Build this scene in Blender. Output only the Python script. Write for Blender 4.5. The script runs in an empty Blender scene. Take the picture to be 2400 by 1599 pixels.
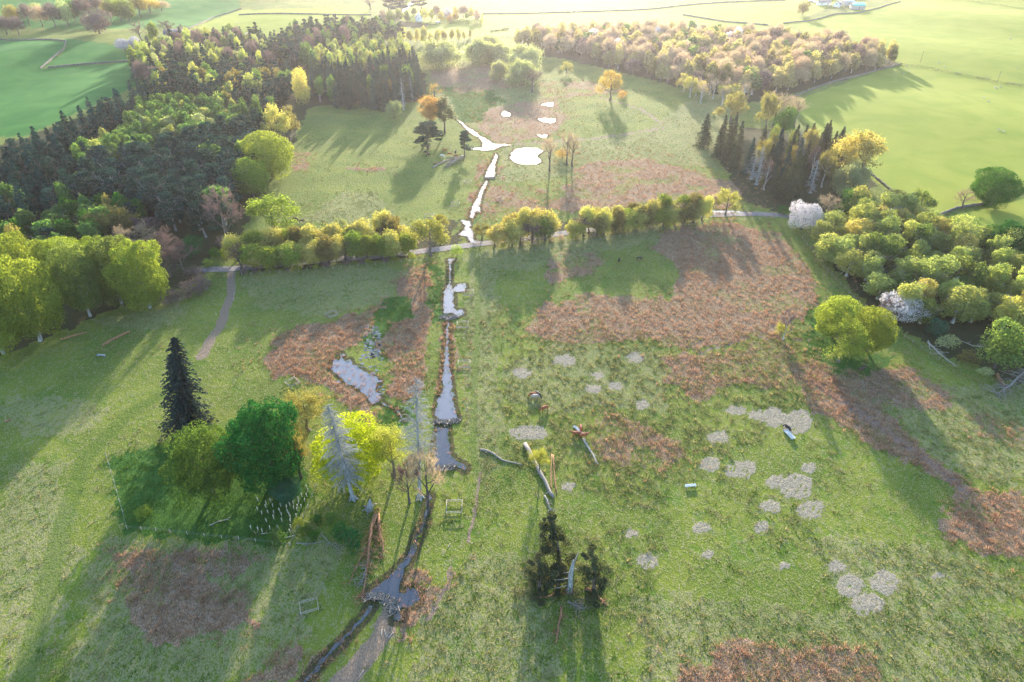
import bpy, bmesh, math, random
import numpy as np
from mathutils import Vector, Matrix, Euler
PI = math.pi
sc = bpy.context.scene
C = sc.collection

# ------------------------------------------------------------------ camera, sky, sun, exposure
CAMH, PITCH, FPX = 120.0, math.radians(34.0), 1600.0
cam = bpy.data.objects.new('camera', bpy.data.cameras.new('camera'))
C.objects.link(cam); sc.camera = cam
cam.location = (0, 0, CAMH); cam.rotation_euler = (PI/2 - PITCH, 0, 0)
cam.data.lens = 24; cam.data.sensor_width = 36
cam.data.clip_start = 0.5; cam.data.clip_end = 20000

SUN_EL, SUN_AZ = math.radians(11.5), math.radians(4.0)      # azimuth measured from +Y towards +X
w = bpy.data.worlds.new("World"); sc.world = w; w.use_nodes = True
nt = w.node_tree; nt.nodes.clear()
sky = nt.nodes.new('ShaderNodeTexSky'); sky.sky_type = 'NISHITA'; sky.sun_disc = False
sky.sun_elevation = SUN_EL; sky.sun_rotation = SUN_AZ
sky.air_density = 1.0; sky.dust_density = 1.0; sky.ozone_density = 2.0
bg = nt.nodes.new('ShaderNodeBackground'); bg.inputs[1].default_value = 0.15
wo = nt.nodes.new('ShaderNodeOutputWorld')
nt.links.new(sky.outputs[0], bg.inputs[0]); nt.links.new(bg.outputs[0], wo.inputs[0])
sd = bpy.data.lights.new('sun', 'SUN'); sd.energy = 3.5; sd.angle = math.radians(0.8); sd.color = (1.0, 0.88, 0.72)
so = bpy.data.objects.new('sun', sd); C.objects.link(so)
sdir = Vector((math.sin(SUN_AZ)*math.cos(SUN_EL), math.cos(SUN_AZ)*math.cos(SUN_EL), math.sin(SUN_EL)))
so.rotation_euler = sdir.to_track_quat('Z', 'Y').to_euler(); so.location = (0, 0, 300)
sc.view_settings.view_transform = 'Standard'; sc.view_settings.look = 'None'
sc.view_settings.gamma = 1; sc.view_settings.exposure = 2.15
sc.render.engine = 'CYCLES'
sc.cycles.denoiser = 'OPENIMAGEDENOISE'
cy = sc.cycles
cy.max_bounces = 6; cy.diffuse_bounces = 3; cy.glossy_bounces = 2; cy.transmission_bounces = 4
cy.transparent_max_bounces = 4; cy.volume_bounces = 0; cy.use_denoising = True; cy.denoising_input_passes = 'RGB_ALBEDO_NORMAL'; cy.denoising_prefilter = 'ACCURATE'
cy.caustics_reflective = False; cy.caustics_refractive = False
cy.sample_clamp_indirect = 4.0

# ------------------------------------------------------------------ projection helpers (2400 x 1599 photo pixels -> ground)
cP, sP = math.cos(PITCH), math.sin(PITCH)
def sstep(a, b, x):
    t = np.clip((np.asarray(x, float)-a)/(b-a), 0, 1); return t*t*(3-2*t)
def hgt(x, y):
    x = np.asarray(x, float); y = np.asarray(y, float)
    s = sstep(230, 480, y)*sstep(95, 210, np.abs(x-10))
    h = 2.2*np.sin(x/74+1.3)*np.sin(y/88+0.4) + 1.3*np.sin(x/39+y/57)
    left = sstep(120, 420, -x)*sstep(260, 620, y)*sstep(1500, 900, y)
    right = sstep(120, 360, x)*sstep(300, 700, y)*sstep(1500, 900, y)
    h = s*h + 9*left + 3.0*left*np.sin(x/33-y/46) + 5*right + 1.6*right*np.sin(x/52+y/44+1.)
    return h*np.where(y > 0, 1, 0)
def P(px, py, lift=0.0):
    a, v = (px-1200)/FPX, (py-800)/FPX
    dn, fw = sP + v*cP, cP - v*sP
    z = 0.0
    for _ in range(12):
        t = (CAMH - z)/dn
        z = 0.5*z + 0.5*float(hgt(a*t, fw*t)) if _ < 10 else float(hgt(a*t, fw*t))
    t = (CAMH - z)/dn
    return Vector((a*t, fw*t, z + lift))
def PP(pts): return np.array([P(a, b)[:] for a, b in pts])
def proj(x, y, z):
    q = z - CAMH
    d = np.maximum(y*cP - q*sP, 1e-3)
    return 1200 + FPX*x/d, 800 - FPX*(y*sP + q*cP)/d
def depth(p): return p[1]*cP - (p[2]-CAMH)*sP
def inpoly(px, py, poly):
    poly = np.asarray(poly, float); ins = np.zeros(px.shape, bool)
    m = (px >= poly[:, 0].min()) & (px <= poly[:, 0].max()) & (py >= poly[:, 1].min()) & (py <= poly[:, 1].max())
    ax, ay = px[m], py[m]; r = np.zeros(ax.shape, bool); n = len(poly)
    for i in range(n):
        x0, y0 = poly[i]; x1, y1 = poly[(i+1) % n]
        if y0 == y1: continue
        c = ((y0 > ay) != (y1 > ay)) & (ax < (x1-x0)*(ay-y0)/(y1-y0)+x0)
        r ^= c
    ins[m] = r; return ins
def seg_dist(x, y, pts):
    d = np.full(x.shape, 1e9)
    for i in range(len(pts)-1):
        ax, ay = pts[i][0], pts[i][1]; bx, by = pts[i+1][0], pts[i+1][1]
        L = (bx-ax)**2+(by-ay)**2
        t = np.clip(((x-ax)*(bx-ax)+(y-ay)*(by-ay))/L, 0, 1)
        d = np.minimum(d, np.hypot(x-ax-t*(bx-ax), y-ay-t*(by-ay)))
    return d
_ng = np.random.default_rng(7).random((256, 256))
def vnoise(x, y):
    xi, yi = np.floor(x).astype(int), np.floor(y).astype(int)
    fx, fy = x-xi, y-yi; fx = fx*fx*(3-2*fx); fy = fy*fy*(3-2*fy)
    g = lambda i, j: _ng[i & 255, j & 255]
    return (g(xi, yi)*(1-fx)+g(xi+1, yi)*fx)*(1-fy)+(g(xi, yi+1)*(1-fx)+g(xi+1, yi+1)*fx)*fy
def fbm(x, y, s, o=3):
    r = 0; a = 0.5; t = 0
    for k in range(o):
        r = r + a*vnoise(x/s*2**k+17*k, y/s*2**k+31*k); t += a; a *= .5
    return r/t

# ------------------------------------------------------------------ object helpers
def tag(o, label=None, cat=None, group=None, kind=None):
    if label: o['label'] = label
    if cat: o['category'] = cat
    if group: o['group'] = group
    if kind: o['kind'] = kind
    return o
def empty(name, loc, label, cat, group=None, rz=0):
    o = bpy.data.objects.new(name, None); C.objects.link(o); o.location = loc; o.rotation_euler = (0, 0, rz)
    o.empty_display_size = 0.3
    return tag(o, label, cat, group)
class MB:
    def __init__(s): s.V = []; s.F = []; s.A = []; s.n = 0
    def add(s, V, F, a=0.5):
        V = np.asarray(V, float).reshape(-1, 3)
        s.V.append(V)
        s.F.append(np.asarray(F, int) + s.n)
        s.A.append(np.full(len(V), a) if np.isscalar(a) else np.asarray(a, float)); s.n += len(V)
    def box(s, c, d, rz=0, a=.5, rot=None):
        q = np.array([[x, y, z] for x in (-.5, .5) for y in (-.5, .5) for z in (-.5, .5)])*np.array(d)
        R = np.array((rot if rot is not None else Matrix.Rotation(rz, 3, 'Z')))
        s.add(q@R.T+np.array(c), [[0, 1, 3, 2], [4, 6, 7, 5], [0, 4, 5, 1], [2, 3, 7, 6], [0, 2, 6, 4], [1, 5, 7, 3]], a)
    def beam(s, p, q, wd, ht, a=.5):
        p, q = Vector(p), Vector(q); d = q-p
        R = d.to_track_quat('X', 'Z').to_matrix()
        s.box((p+q)/2, (d.length, wd, ht), a=a, rot=R)
    def tube(s, pts, rad, sides=6, a=.5, cap=True):
        pts = np.asarray(pts, float); n = len(pts)
        t = np.gradient(pts, axis=0); t /= np.linalg.norm(t, axis=1)[:, None]+1e-9
        ref = np.array([0, 0, 1.]) if abs(t[0][2]) < .9 else np.array([1., 0, 0])
        u = np.cross(t, ref); u /= np.linalg.norm(u, axis=1)[:, None]+1e-9
        v = np.cross(t, u); an = np.arange(sides)*2*PI/sides
        rad = np.broadcast_to(np.asarray(rad, float), (n,))
        V = pts[:, None]+rad[:, None, None]*(np.cos(an)[None, :, None]*u[:, None]+np.sin(an)[None, :, None]*v[:, None])
        i = np.arange(n-1)[:, None]*sides; j = np.arange(sides)[None]; k = (j+1) % sides
        F = np.stack([i+j, i+k, i+k+sides, i+j+sides], -1).reshape(-1, 4)
        s.add(V.reshape(-1, 3), F, a)
        if cap and sides == 4: s.F.append(np.array([[0, 1, 2, 3]])+s.n-4*n); s.F.append(np.array([[3, 2, 1, 0]])+s.n-4)
        elif cap and sides > 4:
            for e in (0, n-1):
                s.add([pts[e]], np.zeros((0, 3), int), a); c = s.n-1; b = s.n-1-n*sides+e*sides
                if e: b = s.n-2-n*sides+e*sides
                s.F.append(np.array([[c, b+(q+1) % sides, b+q] if e == 0 else [c, b+q, b+(q+1) % sides] for q in range(sides)]))
    def mesh(s, name, mat=None, smooth=False):
        V = np.concatenate(s.V) if s.V else np.zeros((0, 3)); A = np.concatenate(s.A) if s.A else np.zeros(0)
        tri = [f for f in s.F if f.shape[1] == 3 and len(f)]; quad = [f for f in s.F if f.shape[1] == 4 and len(f)]
        T = np.concatenate(tri) if tri else np.zeros((0, 3), int); Q = np.concatenate(quad) if quad else np.zeros((0, 4), int)
        me = bpy.data.meshes.new(name)
        me.vertices.add(len(V)); me.vertices.foreach_set('co', V.astype(np.float32).ravel())
        nl = T.size+Q.size; me.loops.add(nl)
        me.loops.foreach_set('vertex_index', np.concatenate([T.ravel(), Q.ravel()]).astype(np.int32))
        me.polygons.add(len(T)+len(Q))
        me.polygons.foreach_set('loop_start', np.concatenate([np.arange(len(T))*3, T.size+np.arange(len(Q))*4]).astype(np.int32))
        me.update(calc_edges=True)
        at = me.attributes.new('v', 'FLOAT', 'POINT'); at.data.foreach_set('value', A.astype(np.float32))
        if mat: me.materials.append(mat)
        if smooth: me.polygons.foreach_set('use_smooth', np.ones(len(me.polygons), bool))
        return me
    def build(s, name, mat, parent=None, smooth=False, loc=None):
        o = bpy.data.objects.new(name, s.mesh(name, mat, smooth)); C.objects.link(o)
        if parent: o.parent = parent
        if loc is not None: o.location = loc
        return o
def place(me, name, parent=None, mat=None):
    o = bpy.data.objects.new(name, me); C.objects.link(o)
    if parent: o.parent = parent
    if mat is not None:
        o.material_slots[0].link = 'OBJECT'; o.material_slots[0].material = mat
    return o
def leafq(mb, Cc, N, size, asp, rng, a, along=None):
    """rhombic leaf clusters at centres Cc facing N; along = preferred long axis"""
    n = len(Cc)
    N = N/(np.linalg.norm(N, axis=1)[:, None]+1e-9)
    r = rng.normal(size=(n, 3)) if along is None else along+rng.normal(size=(n, 3))*.25
    u = r-(r*N).sum(1)[:, None]*N; u /= np.linalg.norm(u, axis=1)[:, None]+1e-9
    v = np.cross(N, u)
    sz = (np.asarray(size)*rng.uniform(.65, 1.3, n))[:, None]
    k = rng.uniform(.7, 1.3, n)[:, None]
    V = np.stack([Cc-u*sz*.5, Cc+v*sz*asp*.5*k-N*sz*.08, Cc+u*sz*.5, Cc-v*sz*asp*.5+N*sz*.08], 1)
    F = np.arange(n*4).reshape(n, 4)
    mb.add(V.reshape(-1, 3), F, np.repeat(a, 4) if not np.isscalar(a) else a)

# ------------------------------------------------------------------ materials
def mat_new(name):
    m = bpy.data.materials.new(name); m.use_nodes = True; nt = m.node_tree; nt.nodes.clear()
    o = nt.nodes.new('ShaderNodeOutputMaterial'); return m, nt, o
def mixc(nt, f, a, b, mode='MIX'):
    n = nt.nodes.new('ShaderNodeMix'); n.data_type = 'RGBA'; n.blend_type = mode
    for s, val in ((0, f), (6, a), (7, b)):
        if hasattr(val, 'is_output'): nt.links.new(val, n.inputs[s])
        else: n.inputs[s].default_value = val if s == 0 else (*val, 1)
    return n.outputs[2]
def math_(nt, op, a, b=0.0, c=0.0):
    n = nt.nodes.new('ShaderNodeMath'); n.operation = op
    for s, val in ((0, a), (1, b), (2, c)):
        if hasattr(val, 'is_output'): nt.links.new(val, n.inputs[s])
        else: n.inputs[s].default_value = val
    return n.outputs[0]
def ramp(nt, f, a, b):
    n = nt.nodes.new('ShaderNodeMapRange'); n.interpolation_type = 'SMOOTHSTEP'
    nt.links.new(f, n.inputs[0]); n.inputs[1].default_value = a; n.inputs[2].default_value = b
    return n.outputs[0]
def noise(nt, co, scale, detail=3, rough=.55, dist=0.):
    n = nt.nodes.new('ShaderNodeTexNoise'); n.inputs['Scale'].default_value = scale
    n.inputs['Detail'].default_value = detail; n.inputs['Roughness'].default_value = rough; n.inputs['Distortion'].default_value = dist
    if co is not None: nt.links.new(co, n.inputs['Vector'])
    return n.outputs['Fac']
def attr(nt, name, out='Fac'):
    n = nt.nodes.new('ShaderNodeAttribute'); n.attribute_name = name; return n.outputs[out]
_LM = {}
def leafmat(name, c1, c2, trans=.52, var=.25, tcol=None):
    m, nt, o = mat_new(name)
    col = mixc(nt, attr(nt, 'v'), c1, c2)
    oi = nt.nodes.new('ShaderNodeObjectInfo')
    hs = nt.nodes.new('ShaderNodeHueSaturation')
    nt.links.new(math_(nt, 'MULTIPLY_ADD', oi.outputs['Random'], .035, .4825), hs.inputs['Hue'])
    nt.links.new(math_(nt, 'MULTIPLY_ADD', math_(nt, 'FRACT', math_(nt, 'MULTIPLY', oi.outputs['Random'], 7.31)), var*1.4, 1-var*.7), hs.inputs['Value'])
    nt.links.new(col, hs.inputs['Color'])
    d = nt.nodes.new('ShaderNodeBsdfDiffuse'); t = nt.nodes.new('ShaderNodeBsdfTranslucent')
    mx = nt.nodes.new('ShaderNodeMixShader'); mx.inputs[0].default_value = trans
    nt.links.new(hs.outputs[0], d.inputs[0])
    nt.links.new(mixc(nt, 1.0, hs.outputs[0], tcol or (1.4, 1.35, .65), 'MULTIPLY'), t.inputs[0])
    nt.links.new(d.outputs[0], mx.inputs[1]); nt.links.new(t.outputs[0], mx.inputs[2]); nt.links.new(mx.outputs[0], o.inputs[0])
    _LM[name] = m; return m
def bark(name, c1, c2, scale=3., rough=.9):
    m, nt, o = mat_new(name)
    tc = nt.nodes.new('ShaderNodeTexCoord'); mp = nt.nodes.new('ShaderNodeMapping'); mp.inputs['Scale'].default_value = (1, 1, .25)
    nt.links.new(tc.outputs['Object'], mp.inputs[0])
    f = ramp(nt, noise(nt, mp.outputs[0], scale, 5, .65), .35, .65)
    b = nt.nodes.new('ShaderNodeBsdfPrincipled'); b.inputs['Roughness'].default_value = rough
    nt.links.new(mixc(nt, f, c1, c2), b.inputs['Base Color']); nt.links.new(b.outputs[0], o.inputs[0])
    bp = nt.nodes.new('ShaderNodeBump'); bp.inputs['Strength'].default_value = .6; bp.inputs['Distance'].default_value = .1
    nt.links.new(f, bp.inputs['Height']); nt.links.new(bp.outputs[0], b.inputs['Normal'])
    _LM[name] = m; return m
L = leafmat
L('lime', (.15, .22, .04), (.31, .37, .08)); L('limebright', (.25, .32, .02), (.42, .45, .04)); L('yellow', (.24, .25, .06), (.40, .40, .12))
L('green', (.04, .13, .02), (.10, .22, .04), .4); L('deep', (.012, .085, .02), (.05, .19, .05), .35, tcol=(1.2, 1.3, .8)); L('olive', (.10, .15, .05), (.22, .28, .09))
L('spruce', (.016, .055, .046), (.045, .105, .085), .2, tcol=(1., 1.3, 1.1)); L('pine', (.022, .055, .042), (.065, .115, .085), .2, tcol=(1., 1.2, 1))
L('larch', (.085, .18, .055), (.19, .29, .10)); L('midgreen', (.055, .13, .035), (.14, .24, .06)); L('palegold', (.30, .28, .14), (.48, .43, .24)); L('teal', (.04, .14, .09), (.09, .21, .13), .35); L('greygreen', (.26, .31, .17), (.44, .48, .30))
L('orange', (.36, .23, .07), (.54, .38, .14)); L('rust', (.40, .12, .06), (.55, .2, .12)); L('brownleaf', (.17, .15, .06), (.30, .27, .11))
L('twig', (.14, .10, .10), (.25, .19, .18), .3, tcol=(1.3, 1.2, 1)); L('twigwarm', (.32, .265, .20), (.54, .45, .32), .35, tcol=(1.4, 1.2, .9))
L('blossom', (.62, .58, .60), (.8, .77, .76), .4, .08, tcol=(1.05, 1, .95)); L('deadgrey', (.25, .26, .265), (.43, .435, .43), .2, .1, tcol=(1, 1, 1))
L('darkfir', (.014, .028, .03), (.05, .065, .055), .15, .1, tcol=(1.2, 1.1, 1)); L('scrub', (.04, .058, .035), (.12, .125, .07), .3)
L('birchleaf', (.26, .32, .10), (.46, .48, .20)); L('birchgold', (.38, .36, .11), (.60, .54, .22))
B = bark
B('bark', (.10, .075, .06), (.20, .16, .13)); B('barkgrey', (.22, .22, .22), (.42, .43, .43)); B('barkred', (.22, .10, .05), (.46, .25, .13), 5)
B('wood', (.38, .33, .27), (.55, .5, .43), 6); B('deadwood', (.20, .175, .155), (.40, .355, .31), 5); B('stone', (.075, .072, .065), (.18, .17, .155), 1.4)
B('birchbark', (.35, .32, .3), (.6, .57, .53)); B('darkbark', (.05, .045, .04), (.11, .09, .08))
def plain(name, c, rough=.7, metal=0., var=.12):
    m, nt, o = mat_new(name)
    tc = nt.nodes.new('ShaderNodeTexCoord')
    f = noise(nt, tc.outputs['Object'], 2.5, 4)
    b = nt.nodes.new('ShaderNodeBsdfPrincipled'); b.inputs['Roughness'].default_value = rough; b.inputs['Metallic'].default_value = metal
    nt.links.new(mixc(nt, ramp(nt, f, .3, .7), tuple(x*(1-var) for x in c), tuple(min(1, x*(1+var)) for x in c)), b.inputs['Base Color'])
    nt.links.new(b.outputs[0], o.inputs[0]); _LM[name] = m; return m
plain('hide_brown', (.30, .09, .035), .75, var=.25); plain('hide_black', (.022, .02, .022), .7); plain('hide_pale', (.42, .36, .30)); plain('hide_dark', (.07, .045, .035))
plain('wool', (.62, .58, .5), .95); plain('white_paint', (.8, .8, .78), .5); plain('slate', (.16, .17, .2), .6); plain('turquoise', (.05, .5, .45), .5)
plain('tin', (.5, .52, .54), .35, .6); plain('glass_dark', (.04, .05, .06), .1); plain('greywall', (.4, .39, .37), .8); plain('guard', (.55, .50, .38), .6)
plain('red_paint', (.4, .1, .08), .6); plain('caravan', (.75, .75, .72), .3); plain('horn', (.5, .45, .38)); plain('hide_white', (.7, .66, .6))
MT = _LM
# ------------------------------------------------------------------ ground regions, outlined as they lie on the land (photo pixels -> ground)
RUSH = [  # polygon, density of tufts per m2, strength
 ([(612,845),(640,795),(700,765),(790,748),(870,718),(915,690),(880,735),(858,765),(850,800),(810,825),(775,850),(785,890),(850,935),(885,985),(880,1015),(840,965),(760,915),(700,890),(640,885)], 1.3, 1),
 ([(950,625),(1012,615),(1008,700),(1002,850),(990,920),(960,935),(905,925),(915,880),(900,830),(880,800),(920,760),(962,740),(975,700),(935,690),(930,660)], 1.3, 1),
 ([(1265,720),(1380,690),(1560,700),(1590,640),(1530,580),(1560,540),(1700,520),(1830,550),(1900,650),(1930,720),(1840,765),(1840,800),(1760,790),(1640,830),(1560,800),(1440,800),(1290,800),(1230,770)], .8, 1),
 ([(1560,830),(1640,840),(1830,790),(1880,850),(1930,880),(1880,910),(1740,900),(1640,940),(1560,890)], .8, .9),
 ([(1300,590),(1400,590),(1410,630),(1290,665),(1270,650)], .6, .75),
 ([(1890,880),(1960,890),(2060,960),(2160,1040),(2240,1110),(2300,1160),(2420,1160),(2420,1310),(2290,1290),(2200,1240),(2250,1150),(2180,1110),(2070,1060),(1970,995),(1880,940)], 1.3, 1),
 ([(2030,870),(2130,860),(2240,930),(2200,960),(2110,960),(2020,910)], .9, .9),
 ([(1590,1620),(1620,1540),(1700,1505),(1850,1525),(1960,1500),(2040,1550),(2070,1620)], 1.3, 1),
 ([(1400,985),(1450,970),(1530,1010),(1590,1040),(1600,1090),(1500,1095),(1400,1080),(1390,1020)], .9, .75),
 ([(270,1290),(580,1285),(620,1330),(480,1345),(560,1400),(600,1480),(350,1500),(300,1400)], 1.3, .95),
 ([(560,1610),(640,1510),(700,1490),(722,1512),(660,1610)], 1.5, .85),
 ([(1150,255),(1300,225),(1330,280),(1290,320),(1170,340),(1120,310),(1135,262)], .12, .9),
 ([(1360,385),(1500,370),(1620,400),(1760,440),(1700,490),(1540,480),(1370,500),(1300,490)], .3, .85),
 ([(1010,165),(1150,150),(1230,200),(1080,222),(1010,190)], .1, .85), ([(1260,195),(1380,190),(1480,215),(1300,235)], .1, .6),
 ([(815,390),(905,392),(895,403),(825,402)], .5, .9), ([(685,355),(725,360),(720,395),(690,400)], .4, .7),
 ([(1040,757),(1047,757),(1036,860),(1028,930),(1020,930),(1036,830)], 2.2, 1), ([(1055,755),(1061,760),(1060,850),(1057,900),(1054,880)], 2.2, 1),
 ([(1120,370),(1150,375),(1135,410),(1115,425)], .8, .9), ([(1160,415),(1172,365),(1178,400),(1168,430)], .5, .7), ([(1095,470),(1128,430),(1112,500),(1090,530)], .8, .8), ([(1135,440),(1240,430),(1330,480),(1180,520),(1120,530)], .3, .7),
 ([(1040,1055),(1060,1050),(1066,1090),(1050,1060)], 1.5, .9), ([(955,1340),(990,1345),(985,1375),(960,1370)], 1.6, .9), ([(945,1385),(985,1380),(970,1440),(935,1440)], 1.6, .9), ([(985,1390),(1020,1370),(1060,1330),(1030,1400),(960,1470),(925,1500)], .7, .8),
 ([(1900,840),(2010,880),(2080,960),(2000,960),(1900,900)], .5, .6), ([(2250,960),(2400,1000),(2400,1060),(2300,1030)], .3, .5), ([(1080,760),(1100,900),(1085,980),(1075,900)], .3, .4), ([(1560,540),(1700,520),(1720,640),(1600,660)], .5, .8),
 ([(740,1540),(800,1500),(810,1515),(750,1570),(700,1605),(690,1600)], 1.6, .9),
]
LUSH = [[(872,718),(925,700),(972,700),(975,740),(930,770),(890,800),(905,850),(885,840),(850,800),(855,760)], [(1015,680),(1020,620),(1040,615),(1048,670),(1035,740),(1012,760)],
 [(1030,205),(1150,210),(1180,240),(1130,265),(1160,285),(1080,290),(1060,240)], [(250,1075),(420,1030),(700,1060),(740,1160),(680,1280),(300,1240)], [(900,945),(960,940),(950,1000),(880,1005)],
 [(1105,505),(1130,515),(1110,530)], [(1230,1335),(1320,1330),(1330,1370),(1250,1390)], [(1880,740),(1930,700),(1960,830),(1900,860)], [(1910,850),(2080,830),(2060,880),(1960,900)]]
DRY = [[(560,650),(760,630),(950,630),(920,700),(760,740),(600,720)], [(1180,860),(1320,800),(1560,820),(1560,960),(1340,960),(1190,950)], [(1180,530),(1540,520),(1560,560),(1380,600),(1200,640),(1120,620)], [(1100,600),(1160,590),(1170,1100),(1110,1150),(1085,760)],
 [(0,930),(120,930),(260,960),(200,1020),(0,1010)], [(0,1100),(150,1080),(180,1300),(90,1599),(0,1599)], [(260,1250),(820,1280),(700,1500),(500,1610),(150,1610),(220,1300)], [(1100,1300),(1280,1320),(1300,1610),(950,1610),(1000,1420)], [(1500,1400),(1800,1420),(2400,1450),(2400,1610),(1500,1610)], [(1900,1260),(2250,1290),(2400,1400),(2200,1440),(1950,1420)],
 [(1180,340),(1640,300),(1700,400),(1500,370),(1300,420),(1160,430)], [(1640,220),(1480,330),(1700,360),(1760,230)], [(1880,900),(2400,900),(2400,1160),(2240,1100),(2000,900)], [(800,450),(880,450),(960,540),(700,520)], [(1000,140),(1250,150),(1300,300),(1100,300),(1010,220)], [(350,780),(430,740),(440,700),(200,760)]]
STRAW = [(1782,973,33,16),(1812,978,25,26),(1870,988,37,32),(1725,963,28,13),(1683,1025,28,16),(1665,1090,26,22),(1735,1100,38,24),(1820,1128,26,18),(1868,1140,44,36),(1905,1195,33,28),(1803,1187,27,17),(1895,1100,20,14),(1480,1252,22,12),
 (1645,1238,24,17),(1520,1315,32,20),(1665,1300,16,10),(1785,1235,20,14),(1840,1327,15,11),(1962,1328,26,15),(1990,1372,38,32),(2026,1415,42,32),(2070,1365,36,30),(1325,845,28,15),(1225,875,22,13),(1490,838,22,13),(1402,880,18,9),(1390,912,22,12),(1438,905,20,11),(1505,950,18,14),(1240,1015,50,22),(1330,1140,20,14),(2200,1350,16,10)]
MUD = [([P(a,b)[:2] for a,b in [(541,632),(541,690),(524,748),(492,800),(468,838)]], 1.5), ([P(a,b)[:2] for a,b in [(915,1440),(890,1500),(850,1545),(790,1610)]], 2.2),
 ([P(a,b)[:2] for a,b in [(1125,1110),(1112,1200),(1095,1275)]], .35), ([P(a,b)[:2] for a,b in [(1055,1330),(1035,1400),(1005,1450)]], .5), ([P(a,b)[:2] for a,b in [(1550,290),(1500,255),(1400,228)]], 1.2), ([P(a,b)[:2] for a,b in [(1210,338),(1400,325),(1560,300)]], 1.2),
 ([P(a,b)[:2] for a,b in [(1900,800),(1760,790),(1640,830)]], .5), ([P(a,b)[:2] for a,b in [(1910,900),(2060,1000),(2200,1100),(2260,1150)]], 1.3)]
TRACKG = [([P(a,b)[:2] for a,b in [(50,1610),(110,1380),(150,1220),(200,1075),(300,970),(390,920),(470,850)]], 2.2), ([P(a,b)[:2] for a,b in [(1118,600),(1120,760),(1112,900),(1108,1060),(1118,1110)]], 1.0), ([P(a,b)[:2] for a,b in [(1290,690),(1200,780),(1130,810)]], .4), ([P(a,b)[:2] for a,b in [(1530,545),(1430,640),(1290,720)]], .35)]
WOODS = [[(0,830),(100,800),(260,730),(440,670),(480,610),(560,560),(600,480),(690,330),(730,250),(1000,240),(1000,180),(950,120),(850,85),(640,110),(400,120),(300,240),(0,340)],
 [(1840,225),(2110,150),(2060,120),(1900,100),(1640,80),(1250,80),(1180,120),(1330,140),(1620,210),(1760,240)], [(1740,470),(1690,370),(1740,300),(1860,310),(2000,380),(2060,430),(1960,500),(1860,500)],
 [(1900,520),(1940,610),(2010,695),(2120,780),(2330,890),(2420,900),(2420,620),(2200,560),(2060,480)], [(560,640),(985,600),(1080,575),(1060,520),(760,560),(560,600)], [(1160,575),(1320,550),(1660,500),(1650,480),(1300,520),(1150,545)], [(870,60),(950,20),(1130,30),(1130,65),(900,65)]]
FIELD = [[(1850,240),(2110,150),(2420,205),(2420,440),(2200,505),(2070,440),(2020,400),(1900,300)], [(2110,150),(2050,110),(1900,80),(1830,55),(2060,15),(2300,-60),(2500,-60),(2500,215)], [(1000,55),(1800,60),(1830,60),(1900,80),(1250,75),(1130,75)], [(560,25),(860,15),(880,90),(640,90),(440,70)], [(1000,55),(940,50),(960,-60),(2100,-60),(1850,60)], [(2210,510),(2420,460),(2420,640),(2350,610),(2200,545)], [(1130,60),(1000,60),(1000,80),(1250,85)]]
EMER = [[(-400,60),(0,92),(155,97),(148,118),(95,162),(310,145),(325,200),(60,320),(-400,330)], [(150,90),(300,110),(310,140),(100,160),(150,120)], [(170,70),(440,65),(560,25),(560,-60),(-200,-60),(-400,50)]]
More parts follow.
